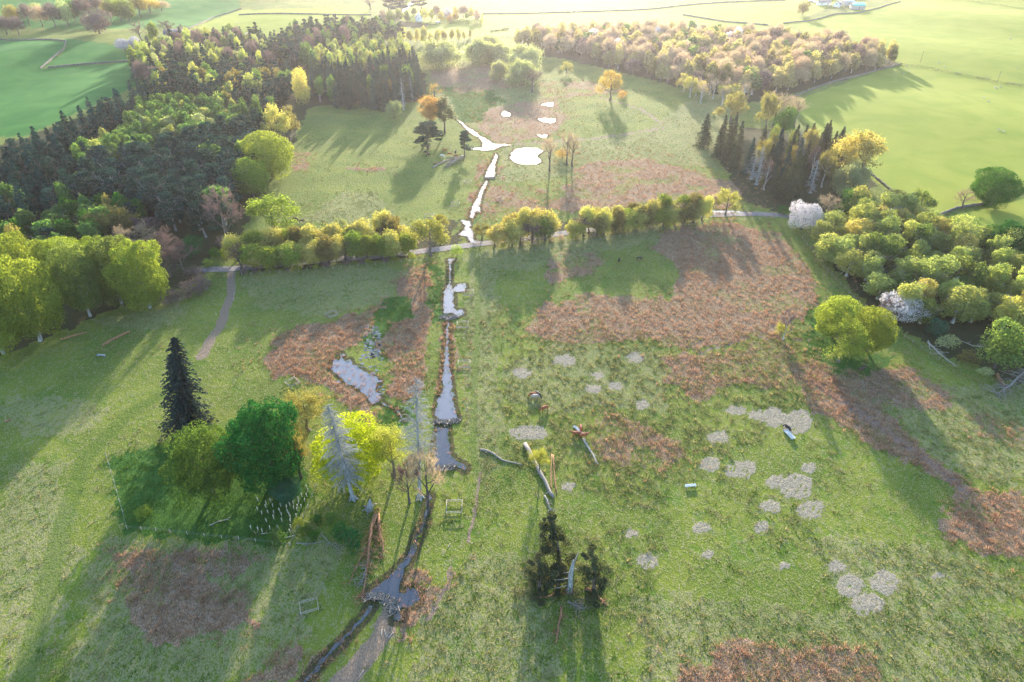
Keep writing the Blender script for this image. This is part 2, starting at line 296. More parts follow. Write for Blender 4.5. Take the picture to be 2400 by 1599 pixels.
WATER = {
 'stream_reach': [[(1068,279),(1082,292),(1106,316),(1123,323),(1131,335),(1130,347),(1099,347),(1106,351),(1137,354),(1157,352),(1174,344),(1200,341),(1182,338),(1160,339),(1137,325),(1125,320),(1117,311),(1096,299),(1084,288)],
   [(1162,359),(1167,367),(1160,388),(1160,408),(1158,416),(1137,416),(1143,398),(1154,381),(1159,367)],
   [(1140,423),(1143,428),(1131,456),(1124,483),(1127,500),(1116,495),(1108,512),(1101,510),(1106,486),(1116,470),(1128,442)],
   [(1078,516),(1104,520),(1101,535),(1109,545),(1110,565),(1133,566),(1152,566),(1150,570),(1106,574),(1096,556),(1073,551),(1083,543),(1091,532)],
   [(1050,608),(1067,606),(1057,621),(1056,645),(1055,668),(1060,672),(1058,682),(1072,667),(1090,665),(1094,674),(1087,684),(1063,686),(1063,723),(1072,729),(1084,726),(1088,737),(1073,743),(1061,735),(1041,735),(1038,703),(1041,683),(1047,671),(1051,668),(1053,645),(1053,621)],
   [(1047,757),(1052,757),(1050,805),(1052,839),(1054,870),(1059,890),(1061,941),(1070,972),(1073,985),(1024,987),(1021,961),(1027,934),(1038,917),(1036,887),(1041,860),(1043,822),(1046,788)],
   [(1028,1002),(1050,1005),(1054,1043),(1056,1066),(1072,1083),(1094,1096),(1089,1105),(1070,1095),(1038,1097),(1012,1098),(1017,1070),(1022,1030)],
   [(1006,1160),(997,1199),(989,1229),(980,1250),(970,1273),(958,1297),(947,1318),(929,1335),(900,1362),(884,1375),(863,1393),(900,1398),(922,1408),(926,1435),(922,1453),(934,1456),(945,1446),(934,1440),(940,1425),(955,1425),(966,1420),(984,1407),(982,1393),(970,1380),(955,1378),(950,1392),(935,1390),(936,1372),(946,1345),(957,1324),(973,1296),(978,1271),(987,1250),(998,1229),(1003,1199),(1010,1163)],
   [(1664,494),(1720,495),(1765,499),(1764,502),(1700,500),(1662,499)]],
 'pond': [[(1198,360),(1208,350),(1230,347),(1259,348),(1274,355),(1258,365),(1260,371),(1270,379),(1258,386),(1225,386),(1206,382),(1196,373)], [(1174,268),(1180,261),(1190,263),(1197,268),(1194,275),(1187,273),(1180,275)], [(1269,246),(1280,243),(1297,241),(1295,248),(1285,250),(1278,247)],
   [(1260,280),(1275,278),(1302,279),(1301,286),(1290,289),(1272,286)], [(1257,316),(1270,318),(1283,316),(1281,323),(1268,323)], [(1075,121),(1095,122),(1092,127),(1080,127)],
   [(783,843),(776,867),(797,884),(812,900),(838,911),(862,932),(872,948),(890,942),(893,932),(879,915),(890,894),(872,877),(852,872),(841,860),(825,855),(821,843),(808,848),(799,829),(795,845)]]}
def ribbon(pts, w):
    l = [(x-w, y-w*.3) for x, y in pts]; r = [(x+w, y+w*.3) for x, y in pts[::-1]]; return l+r
WATER['stream_reach'] += [ribbon([(870,1420),(858,1441),(834,1466),(816,1488),(800,1504),(775,1530),(748,1560),(722,1590),(700,1615)], 4), ribbon([(890,943),(908,952),(925,958),(938,972),(945,985)], 2)]

def in_straw(x, y, a, b, c, d):
    an = np.arctan2((y-b)/d, (x-a)/c); ns = vnoise(np.cos(an)*1.3+a*.37+5, np.sin(an)*1.3+b*.21+5)
    r = np.sqrt(((x-a)/c)**2+((y-b)/d)**2); crack = np.abs(vnoise(x/11+a, y/8+b)-.5)
    return (r < .86+.3*(ns-.4)) & ((crack > .018) | (c < 30))
def world_poly(poly): return np.array([P(a, b)[:2] for a, b in poly])
# ------------------------------------------------------------------ the ground sheet (finer near the viewpoint, out to the horizon)
rr = np.concatenate([[0, 20, 40], 55*1.0082**np.arange(385), 55*1.0082**384*1.09**np.arange(1, 24)])
th = np.concatenate([np.linspace(-62, 62, 700), np.linspace(62, 298, 60)[1:-1]])*PI/180
R_, T_ = np.meshgrid(rr, th, indexing='ij')
gx, gy = (R_*np.sin(T_)).ravel(), (R_*np.cos(T_)).ravel()
gz = hgt(gx, gy)
nR, nT = len(rr), len(th)
i, j = np.meshgrid(np.arange(nR-1), np.arange(nT), indexing='ij'); k = (j+1) % nT
F = np.stack([i*nT+j, i*nT+k, (i+1)*nT+k, (i+1)*nT+j], -1).reshape(-1, 4)
wx = gx+(fbm(gx, gy, 6)-.5)*7+(fbm(gx+99, gy, 1.6, 2)-.5)*3; wy = gy+(fbm(gx, gy+50, 6)-.5)*7+(fbm(gx, gy+77, 1.6, 2)-.5)*3
def to_px(x, y): return proj(x, y, hgt(x, y))
wpx, wpy = to_px(wx, wy); bad = gy < 5; wpx[bad] = -1e6
ex, ey = to_px(gx, gy); ex[bad] = -1e6
def soft(polys, x=wpx, y=wpy):
    m = np.zeros(gx.shape)
    for p in polys: m = np.maximum(m, inpoly(x, y, p).astype(float))
    return m
rush = np.zeros(gx.shape)
for p, d, s in RUSH: rush = np.maximum(rush, inpoly(wpx, wpy, p)*s)
patch = fbm(gx+300, gy, 9, 3); rush *= sstep(.36, .55, patch)*.45+.55
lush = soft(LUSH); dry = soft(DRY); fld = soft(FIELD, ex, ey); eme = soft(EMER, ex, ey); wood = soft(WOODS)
dx = gx-0; far_in = (R_.ravel() > 900)
fld = np.maximum(fld, (R_.ravel() > 1000)*1.)
straw = np.zeros(gx.shape)
for (a, b, c, d) in STRAW:
    straw = np.maximum(straw, in_straw(ex*.8+wpx*.2, ey*.8+wpy*.2, a, b, c, d))
mud = np.zeros(gx.shape); trk = np.zeros(gx.shape)
for pts, wd in MUD: mud = np.maximum(mud, sstep(wd*1.5, wd*.5, seg_dist(wx*.25+gx*.75, wy*.25+gy*.75, pts)))
for pts, wd in TRACKG: trk = np.maximum(trk, sstep(wd*1.4, wd*.6, seg_dist(gx, gy, pts)))
wet = np.zeros(gx.shape)
WW = {k: [world_poly(p) for p in v] for k, v in WATER.items()}
near = (np.abs(gx) < 260) & (gy > 50) & (gy < 720)
for v in WW.values():
    for p in v:
        pc = np.vstack([p, p[:1]])
        m = near & (gx > p[:, 0].min()-6) & (gx < p[:, 0].max()+6) & (gy > p[:, 1].min()-6) & (gy < p[:, 1].max()+6)
        if m.any(): wet[m] = np.maximum(wet[m], sstep(2.2, .5, seg_dist(wx[m]*.15+gx[m]*.85, wy[m]*.15+gy[m]*.85, pc)))
gm = MB(); gm.add(np.stack([gx, gy, gz+.06*straw*(.5+fbm(gx, gy, 1.5, 2))+.05*rush], 1), F)
gmesh = gm.mesh('ground', None, True)
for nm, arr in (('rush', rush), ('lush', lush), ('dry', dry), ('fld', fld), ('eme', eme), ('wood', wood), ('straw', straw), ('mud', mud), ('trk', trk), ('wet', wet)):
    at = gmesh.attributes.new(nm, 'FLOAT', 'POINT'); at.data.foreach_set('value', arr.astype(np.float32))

m, nt, o = mat_new('ground_surface')
tc = nt.nodes.new('ShaderNodeTexCoord'); co = tc.outputs['Object']
mp = nt.nodes.new('ShaderNodeMapping'); nt.links.new(co, mp.inputs[0]); mp.inputs['Rotation'].default_value = (0, 0, .25); mp.inputs['Scale'].default_value = (1.0, .6, 1)
fine = noise(nt, mp.outputs[0], 3.4, 5, .72); mid = noise(nt, mp.outputs[0], 1.0, 4, .62, .6); big = noise(nt, co, .045, 4, .55, .5); huge = noise(nt, co, .012, 3)
grass = mixc(nt, ramp(nt, big, .35, .65), (.068, .118, .016), (.155, .200, .024))
grass = mixc(nt, ramp(nt, fine, .35, .65), grass, mixc(nt, .6, grass, (.25, .275, .055)))
grass = mixc(nt, math_(nt, 'MULTIPLY', ramp(nt, noise(nt, co, .13, 5, .65, .8), .5, .66), .75), grass, mixc(nt, fine, (.05, .12, .015), (.14, .225, .03)))
dryf = math_(nt, 'MULTIPLY_ADD', attr(nt, 'dry'), .055, .0)
tanf = ramp(nt, math_(nt, 'ADD', math_(nt, 'ADD', math_(nt, 'MULTIPLY', mid, .38), math_(nt, 'MULTIPLY', fine, .62)), dryf), .50, .58)
tanf = math_(nt, 'MULTIPLY', tanf, math_(nt, 'MULTIPLY_ADD', big, .7, .2))
col = mixc(nt, tanf, grass, mixc(nt, fine, (.22, .185, .11), (.42, .36, .24)))
def layer(col, name, a, b, k=1.0, lo=.3, hi=.7, amt=.5, nz=None):
    f = ramp(nt, math_(nt, 'ADD', attr(nt, name), math_(nt, 'MULTIPLY_ADD', nz or mid, amt, -.5*amt)), lo, hi)
    return mixc(nt, math_(nt, 'MULTIPLY', f, k), col, mixc(nt, ramp(nt, fine, .35, .65), a, b))
col = layer(col, 'lush', (.022, .08, .02), (.08, .17, .03), .92, .25, .6)
col = layer(col, 'rush', (.155, .09, .06), (.41, .27, .195), .85, amt=1.0)
col = layer(col, 'straw', (.22, .185, .15), (.40, .34, .29), .8, .3, .85, 1.2)
col = layer(col, 'trk', (.065, .12, .022), (.13, .18, .035), .6, .2, 1.0, .9)
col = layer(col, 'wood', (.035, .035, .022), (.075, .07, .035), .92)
fcol = mixc(nt, ramp(nt, big, .3, .7), (.20, .265, .02), (.30, .325, .04))
wv = nt.nodes.new('ShaderNodeTexWave'); wv.inputs['Scale'].default_value = .35; wv.inputs['Distortion'].default_value = 1.5; wv.inputs['Detail'].default_value = 2
mpw = nt.nodes.new('ShaderNodeMapping'); mpw.inputs['Rotation'].default_value = (0, 0, math.radians(78)); nt.links.new(co, mpw.inputs[0]); nt.links.new(mpw.outputs[0], wv.inputs[0])
fcol = mixc(nt, math_(nt, 'MULTIPLY', wv.outputs['Fac'], .4), fcol, (.34, .34, .09))
fcol = mixc(nt, math_(nt, 'MULTIPLY', ramp(nt, fine, .3, .7), .3), fcol, (.10, .19, .03))
col = mixc(nt, attr(nt, 'fld'), col, fcol)
ecol = mixc(nt, ramp(nt, big, .3, .7), (.035, .15, .03), (.065, .20, .04))
col = mixc(nt, attr(nt, 'eme'), col, ecol)
col = layer(col, 'mud', (.19, .135, .105), (.32, .235, .19), .9, .3, .7, .7)
col = layer(col, 'wet', (.045, .04, .022), (.10, .085, .045), .9, .3, .8, .5)
bs = nt.nodes.new('ShaderNodeBsdfPrincipled'); bs.inputs['Roughness'].default_value = .95; bs.inputs['Specular IOR Level'].default_value = .15
bs.inputs['Specular IOR Level'].default_value = .05
nt.links.new(col, bs.inputs['Base Color']); nt.links.new(bs.outputs[0], o.inputs[0])
smooth_ = math_(nt, 'SUBTRACT', 1, math_(nt, 'MULTIPLY', math_(nt, 'MAXIMUM', attr(nt, 'fld'), attr(nt, 'eme')), .8))
hgtv = math_(nt, 'MULTIPLY', math_(nt, 'ADD', math_(nt, 'MULTIPLY', mid, .75), math_(nt, 'MULTIPLY', fine, .45)), smooth_)
bp = nt.nodes.new('ShaderNodeBump'); bp.inputs['Strength'].default_value = .85; bp.inputs['Distance'].default_value = .65
nt.links.new(hgtv, bp.inputs['Height']); nt.links.new(bp.outputs[0], bs.inputs['Normal'])
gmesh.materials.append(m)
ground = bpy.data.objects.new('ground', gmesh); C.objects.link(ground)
tag(ground, 'rough green and tan pasture rolling into smooth bright fields', 'ground', kind='structure')

# ------------------------------------------------------------------ water
m, nt, o = mat_new('water_surface')
bs = nt.nodes.new('ShaderNodeBsdfPrincipled'); bs.inputs['Base Color'].default_value = (.14, .14, .165, 1); bs.inputs['Roughness'].default_value = .1; bs.inputs['Metallic'].default_value = .08
bs.inputs['Specular IOR Level'].default_value = 1.0; bs.inputs['IOR'].default_value = 1.6
tc = nt.nodes.new('ShaderNodeTexCoord'); bp = nt.nodes.new('ShaderNodeBump'); bp.inputs['Strength'].default_value = .15; bp.inputs['Distance'].default_value = .02
nt.links.new(noise(nt, tc.outputs['Object'], 2.2, 3), bp.inputs['Height']); nt.links.new(bp.outputs[0], bs.inputs['Normal']); nt.links.new(bs.outputs[0], o.inputs[0])
WMAT = m
WDARK = m.copy(); WDARK.name = 'dark_water'; WDARK.node_tree.nodes['Principled BSDF'].inputs['Base Color'].default_value = (.035, .035, .045, 1); WDARK.node_tree.nodes['Principled BSDF'].inputs['Metallic'].default_value = 0  # darker, non-metallic copy of the water surface for the nearest reaches
rng = np.random.default_rng(3)
from mathutils.geometry import tessellate_polygon
def subdiv_edge(p, step=.7, amp=.28):
    out = []
    for a, b in zip(p, np.roll(p, -1, 0)):
        n = max(1, int(np.hypot(*(b-a))/step)); t = np.arange(n)/n
        q = a[None]*(1-t[:, None])+b[None]*t[:, None]
        nrm = np.array([b[1]-a[1], a[0]-b[0]]); nrm = nrm/(np.linalg.norm(nrm)+1e-9)
        q[1:] += nrm[None]*rng.normal(0, amp, (n-1, 1)); out.append(q)
    return np.concatenate(out)
for kind, polys in WW.items():
    for n_, p in enumerate(polys):
        q = subdiv_edge(p, .8, .22 if np.ptp(p[:, 0]) > 4 else .08)
        z = .05
        V = np.c_[q, np.full(len(q), z)]
        tris = tessellate_polygon([[Vector(v) for v in V]])
        b = MB(); b.add(V, [list(t) for t in tris])
        o = b.build('stream_water' if kind == 'stream_reach' else 'pond_water', WDARK if p[:, 1].mean() < 128 else WMAT)
        tag(o, 'still water mirroring the pale sky', 'water', kind='structure')
        if o.data.polygons[0].normal.z < 0: o.data.flip_normals()
# specks of open water in the marsh
b = MB()
for _ in range(260):
    a = rng.random()
    px, py = (855+rng.random()*38+ (1-a)*-5, 765+a*75) if _ < 170 else (790+rng.random()*110, 830+rng.random()*110)
    c = P(px, py); r = rng.uniform(.1, .45); n = 7; an = np.arange(n)*2*PI/n
    b.add(np.c_[c.x+r*np.cos(an)*rng.uniform(.6, 1.4, n)*1.5, c.y+r*np.sin(an)*rng.uniform(.6, 1.4, n), np.full(n, .045)], [[0, q, q+1] for q in range(1, n-1)])
tag(b.build('puddle_water', WMAT), 'specks of open water among marsh plants', 'water', kind='structure')

# ------------------------------------------------------------------ lanes
def road(name, pts, wd, mat, label):
    w_ = [P(a, b) for a, b in pts]; b = MB(); pl = []; 
    for i in range(len(w_)-1):
        for t in np.linspace(0, 1, 6, endpoint=False): pl.append(np.array(w_[i].lerp(w_[i+1], t))[:2])
    pl.append(np.array(w_[-1])[:2]); pl = np.array(pl)
    for _ in range(3): pl[1:-1] = (pl[:-2]+pl[2:]+2*pl[1:-1])/4
    t = np.gradient(pl, axis=0); t /= np.linalg.norm(t, axis=1)[:, None]; nr = np.c_[-t[:, 1], t[:, 0]]
    rows = []
    for s in (-1, -.35, .35, 1):
        q = pl+nr*s*(wd/2)*(1+.08*rng.normal(size=(len(pl), 1))*(abs(s) == 1))
        rows.append(np.c_[q, hgt(q[:, 0], q[:, 1])+.10+.03*(abs(s) < 1)])
    V = np.stack(rows, 1).reshape(-1, 3); n = len(pl)
    F = [[i*4+k, i*4+k+1, i*4+k+5, i*4+k+4] for i in range(n-1) for k in range(3)]
    b.add(V, F); ob = b.build(name, mat); 
    if ob.data.polygons[0].normal.z < 0: ob.data.flip_normals()
    return tag(ob, label, 'road', kind='structure')
def roadmat(name, c1, c2):
    m, nt, o = mat_new(name); tc = nt.nodes.new('ShaderNodeTexCoord')
    f = ramp(nt, noise(nt, tc.outputs['Object'], .8, 6, .65), .35, .7); bs = nt.nodes.new('ShaderNodeBsdfPrincipled'); bs.inputs['Roughness'].default_value = .9
    nt.links.new(mixc(nt, f, c1, c2), bs.inputs['Base Color']); nt.links.new(bs.outputs[0], o.inputs[0]); return m
tarm = roadmat('worn_tarmac', (.15, .135, .14), (.24, .22, .22))
road('lane_road', [(440,640),(480,632),(545,632),(640,622),(800,608),(960,594),(1080,578),(1170,567),(1310,549),(1480,527),(1640,506),(1740,502),(1830,504),(1900,520),(1960,560)], 4.2, tarm, 'narrow grey tarmac lane crossing the valley between trees')
road('farm_road', [(940,30),(962,12),(975,-8)], 5, roadmat('pale_gravel', (.4, .38, .36), (.55, .52, .5)), 'pale farm road beside the white cottage')
# ------------------------------------------------------------------ rushes, tussocks and pale grass (uncountable: stuff)
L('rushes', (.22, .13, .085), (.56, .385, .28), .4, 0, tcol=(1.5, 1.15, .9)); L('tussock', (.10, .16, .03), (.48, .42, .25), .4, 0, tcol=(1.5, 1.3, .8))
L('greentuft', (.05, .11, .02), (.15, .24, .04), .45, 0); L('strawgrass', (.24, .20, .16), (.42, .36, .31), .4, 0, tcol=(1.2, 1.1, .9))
def tufts(name, pts, rad, hh, k, wd, mat, label, cat, lean=.7, vr=(0, 1)):
    n = len(pts); s = rng.uniform(.55, 1.35, n)
    an = rng.uniform(0, 2*PI, (n, k)); rr_ = rng.uniform(0, 1, (n, k))**.5
    bx = pts[:, None, 0]+np.cos(an)*rr_*rad*.55*s[:, None]; by = pts[:, None, 1]+np.sin(an)*rr_*rad*.55*s[:, None]
    z0 = hgt(pts[:, 0], pts[:, 1])[:, None]-.05+0*bx
    ln = lean*rad*rr_*s[:, None]
    tx = bx+np.cos(an)*ln*1.6+rng.normal(0, .08, (n, k)); ty = by+np.sin(an)*ln*1.6+rng.normal(0, .08, (n, k))
    tz = z0+hh*s[:, None]*rng.uniform(.6, 1.1, (n, k))*(1-.35*rr_)
    a2 = an+PI/2+rng.normal(0, .5, (n, k)); w_ = wd*rng.uniform(.6, 1.3, (n, k))*s[:, None]
    V = np.stack([np.stack([bx-np.cos(a2)*w_, by-np.sin(a2)*w_, z0], -1), np.stack([bx+np.cos(a2)*w_, by+np.sin(a2)*w_, z0], -1), np.stack([tx, ty, tz], -1)], 2)
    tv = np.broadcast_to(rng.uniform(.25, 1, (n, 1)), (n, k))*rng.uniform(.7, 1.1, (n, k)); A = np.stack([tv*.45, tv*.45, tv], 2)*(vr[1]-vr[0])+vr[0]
    b = MB(); b.add(V.reshape(-1, 3), np.arange(n*k*3).reshape(-1, 3), A.ravel())
    return tag(b.build(name, MT[mat]), label, cat, kind='stuff')
WALL_POLY = [p for v in WATER.values() for p in v]
def scatter(poly, dens, jit=1.8, dry=True):
    wp = world_poly(poly); x0, y0 = wp.min(0)-3; x1, y1 = wp.max(0)+3
    n = int((x1-x0)*(y1-y0)*dens); q = rng.uniform((x0, y0), (x1, y1), (n, 2))
    jx = q[:, 0]+(fbm(q[:, 0], q[:, 1], 6)-.5)*jit*4+rng.normal(0, jit*.5, n); jy = q[:, 1]+(fbm(q[:, 0], q[:, 1]+50, 6)-.5)*jit*4+rng.normal(0, jit*.5, n)
    a, b = proj(jx, jy, hgt(jx, jy)); q = q[inpoly(a, b, poly)]
    if len(q) and dry: q = q[~in_water(q)]
    return q
WPX = [p for v in WW.values() for p in v]
def in_water(q):
    r = np.zeros(len(q), bool)
    for p in WPX: r |= inpoly(q[:, 0], q[:, 1], p)
    return r
allr = []
for p, d, s in RUSH:
    q = scatter(p, d*1.15, .6 if d > 2 else 1.8)
    if len(q):
        c = fbm(q[:, 0]+300, q[:, 1], 9, 3); q = q[rng.random(len(q)) < (1 if d >= 1.3 else sstep(.30, .46, c)*.75+.25)]
    allr.append(q)
    if d < 2:
        cc = np.mean(p, 0); p2 = [tuple(cc+(np.array(v)-cc)*1.35) for v in p]; q = scatter(p2, .10, 3); allr.append(q)
allr.append(scatter(WATER['pond'][-1], .4, 1.8, False)); allr.append(scatter(WATER['stream_reach'][7], .05, 1.5, False))
allr = np.concatenate(allr); print('rush tufts', len(allr))
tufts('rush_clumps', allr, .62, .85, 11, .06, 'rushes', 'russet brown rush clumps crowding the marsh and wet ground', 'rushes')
# bank-side tufts along every water edge
bk = []
for p in WPX:
    for a, b in zip(p, np.roll(p, -1, 0)):
        n = max(1, int(np.hypot(*(b-a))*1.3)); t = rng.random(n)[:, None]; d = (b-a); nn = np.array([d[1], -d[0]])/(np.hypot(*d)+1e-6)
        bk.append(a+t*d+nn*rng.normal(0, .45, (n, 1)))
bk = np.concatenate(bk); kx = rng.random(len(bk))
tufts('bank_grass', bk[kx < .6], .5, .5, 9, .07, 'greentuft', 'bright green grass fringing the water', 'grass'); tufts('bank_rushes', bk[kx >= .6], .45, .6, 10, .06, 'rushes', 'brown rushes fringing the water', 'rushes')
# general tussocks in the pasture: every clump of grass standing above the sward
N = 250000; yy = 66+(640-66)*rng.random(N)**1.0; xx = rng.uniform(-1.0, 1.0, N)*(yy*.86+45)
keep = rng.random(N) < np.clip(1.15-yy/620, .12, 1)
q = np.c_[xx, yy][keep]
a, b = proj(q[:, 0], q[:, 1], hgt(q[:, 0], q[:, 1]))
msk = (a > -120) & (a < 2520) & (b < 1680)
jx, jy = a+rng.normal(0, 8, len(a)), b+rng.normal(0, 5, len(a))
for p in FIELD+EMER+WOODS+[LUSH[3]]: msk &= ~inpoly(a, b, p)
for pts, wd in MUD+TRACKG[:2]: msk &= seg_dist(q[:, 0], q[:, 1], pts) > wd*.8
for s_ in STRAW: msk &= ((a-s_[0])/s_[2])**2+((b-s_[1])/s_[3])**2 > 1
den = .05+.38*sstep(.45, .65, fbm(q[:, 0]+40, q[:, 1]+9, 13, 3))
hot = np.zeros(len(q))
for p in DRY: hot = np.maximum(hot, inpoly(jx, jy, p)*.30)
for p in [DRY[1], [(1180,780),(1900,780),(1900,960),(1500,1200),(1180,1080)]]: hot = np.maximum(hot, inpoly(jx, jy, p)*.55)
left_sh = inpoly(jx, jy, [(-200,650),(980,600),(980,1700),(-200,1700)])
den = np.clip(den+hot, 0, 1)*np.where(left_sh, .35, 1.0)
msk &= rng.random(len(q)) < den
q = q[msk & ~in_water(q)]; print('tussocks', len(q))
hm_ = inpoly(*proj(q[:, 0], q[:, 1], hgt(q[:, 0], q[:, 1])), [(1180,740),(1950,740),(1950,980),(1620,1180),(1180,1100)])
bigq = q[hm_ & (rng.random(len(q)) < .45)]; q = q[~hm_ | (rng.random(len(q)) < .4)]
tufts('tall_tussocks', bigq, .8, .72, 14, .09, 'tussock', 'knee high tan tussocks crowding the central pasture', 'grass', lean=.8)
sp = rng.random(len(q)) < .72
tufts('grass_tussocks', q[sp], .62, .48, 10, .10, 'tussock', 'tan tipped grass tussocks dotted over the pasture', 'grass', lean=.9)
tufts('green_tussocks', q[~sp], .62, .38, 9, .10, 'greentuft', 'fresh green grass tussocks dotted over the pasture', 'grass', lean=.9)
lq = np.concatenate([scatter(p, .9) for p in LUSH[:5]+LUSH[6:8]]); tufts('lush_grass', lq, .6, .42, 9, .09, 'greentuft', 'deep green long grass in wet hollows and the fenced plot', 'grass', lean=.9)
sq = []
for (a_, b_, c_, d_) in STRAW:
    ce = P(a_, b_); rx = (P(a_+c_, b_)-P(a_-c_, b_)).length/2; ry = (P(a_, b_-d_)-P(a_, b_+d_)).length/2
    n = int(PI*rx*ry*9); t = rng.random(n)*2*PI; r = rng.random(n)**.5*.98
    u_, v_ = rx*r*np.cos(t)*1.25, ry*r*np.sin(t)*1.25; zx, zy = proj(ce.x+u_, ce.y+v_, hgt(ce.x+u_, ce.y+v_)); nn = fbm(ce.x+u_, ce.y+v_, 2.0, 2); kp = (nn > .44) & in_straw(zx, zy, a_, b_, c_, d_); sq.append(np.c_[ce.x+u_, ce.y+v_][kp])
sq = np.concatenate(sq); print('straw', len(sq))
t_ = tufts('pale_grass_mounds', sq, .6, .14, 7, .07, 'strawgrass', 'bleached pale grass mounds in rounded patches', 'grass', lean=1.3)

# ------------------------------------------------------------------ tree prototypes
def rs(n): return np.random.default_rng(n)
def grow(r, p, d, Ln, rad, lev, out, maxlev, spread=.75, up=.15, kids=4, gnarl=.18, seg=4):
    pts = [np.array(p, float)]; d = np.array(d, float); d /= np.linalg.norm(d)
    for s in range(seg):
        d = d+r.normal(0, gnarl, 3)+np.array([0, 0, up]); d /= np.linalg.norm(d); pts.append(pts[-1]+d*Ln/seg)
    out.append((np.array(pts), np.linspace(rad, rad*.45, seg+1), lev))
    if lev < maxlev:
        for q in range(kids):
            t = .35+.65*(q+r.random())/kids; f = t*seg; i_ = min(int(f), seg-1); pp = pts[i_]+(pts[i_+1]-pts[i_])*(f-i_)
            az = r.uniform(0, 2*PI); base = pts[i_+1]-pts[i_]; base /= np.linalg.norm(base)
            ref = np.array([0, 0, 1.]) if abs(base[2]) < .8 else np.array([1., 0, 0])
            u = np.cross(base, ref); u /= np.linalg.norm(u); v = np.cross(base, u)
            nd = base*(1-spread*.55)+spread*(np.cos(az)*u+np.sin(az)*v)
            grow(r, pp, nd, Ln*r.uniform(.5, .75), rad*(1-t*.5)*.55, lev+1, out, maxlev, spread, up, kids, gnarl, seg)
def skeleton(seed, H, trunk=.35, maxlev=3, kids=4, spread=.75, up=.12, r0=None, gnarl=.16, nlimb=6, lean=(0, 0)):
    r = rs(seed); out = []; r0 = r0 or H*.028
    tp = np.array([[0, 0, 0], [r.normal()*.02*H, r.normal()*.02*H, H*trunk*.5], [lean[0]*H*.3, lean[1]*H*.3, H*trunk], [lean[0]*H*.6, lean[1]*H*.6, H*.62], [lean[0]*H, lean[1]*H, H*.9]])
    out.append((tp, np.array([r0*1.5, r0, r0*.85, r0*.5, r0*.12]), 0))
    for i_ in range(nlimb):
        t = trunk*.8+(.8-trunk*.8)*(i_+r.random()*.6)/nlimb; az = i_*2.4+r.random(); z = H*t
        f = t; p = np.array([np.interp(z, tp[:, 2], tp[:, 0]), np.interp(z, tp[:, 2], tp[:, 1]), z])
        grow(r, p, (math.cos(az)*spread*1.2, math.sin(az)*spread*1.2, .8), H*(.48-.28*t), r0*(.6-.4*t), 1, out, maxlev, spread, up, kids, gnarl)
    return out
def tubes(mb, sk, maxl=9, scale=1.0):
    for pts, rad, lev in sk:
        if lev <= maxl: mb.tube(pts, np.maximum(rad*scale, .02), 7 if lev == 0 else 5 if lev == 1 else 3, a=.3+.2*lev, cap=False)
def twigs(mb, sk, r, per, ln, wd, minlev=2, droop=0):
    P0 = []; D = []
    for pts, rad, lev in sk:
        if lev < minlev: continue
        n = per; t = r.random(n)*(len(pts)-1); i_ = t.astype(int); f = (t-i_)[:, None]
        p = pts[i_]*(1-f)+pts[i_+1]*f; d = pts[i_+1]-pts[i_]; d /= np.linalg.norm(d, axis=1)[:, None]
        d = d*.6+r.normal(0, .6, (n, 3))+np.array([0, 0, .15-droop]); d /= np.linalg.norm(d, axis=1)[:, None]
        P0.append(p); D.append(d)
    P0 = np.concatenate(P0); D = np.concatenate(D); n = len(P0); l = (ln*r.uniform(.5, 1.3, n))[:, None]
    s = np.cross(D, r.normal(size=(n, 3))); s /= np.linalg.norm(s, axis=1)[:, None]+1e-9
    V = np.stack([P0-s*wd, P0+s*wd, P0+D*l], 1)
    mb.add(V.reshape(-1, 3), np.arange(n*3).reshape(n, 3), np.repeat(r.random(n), 3))
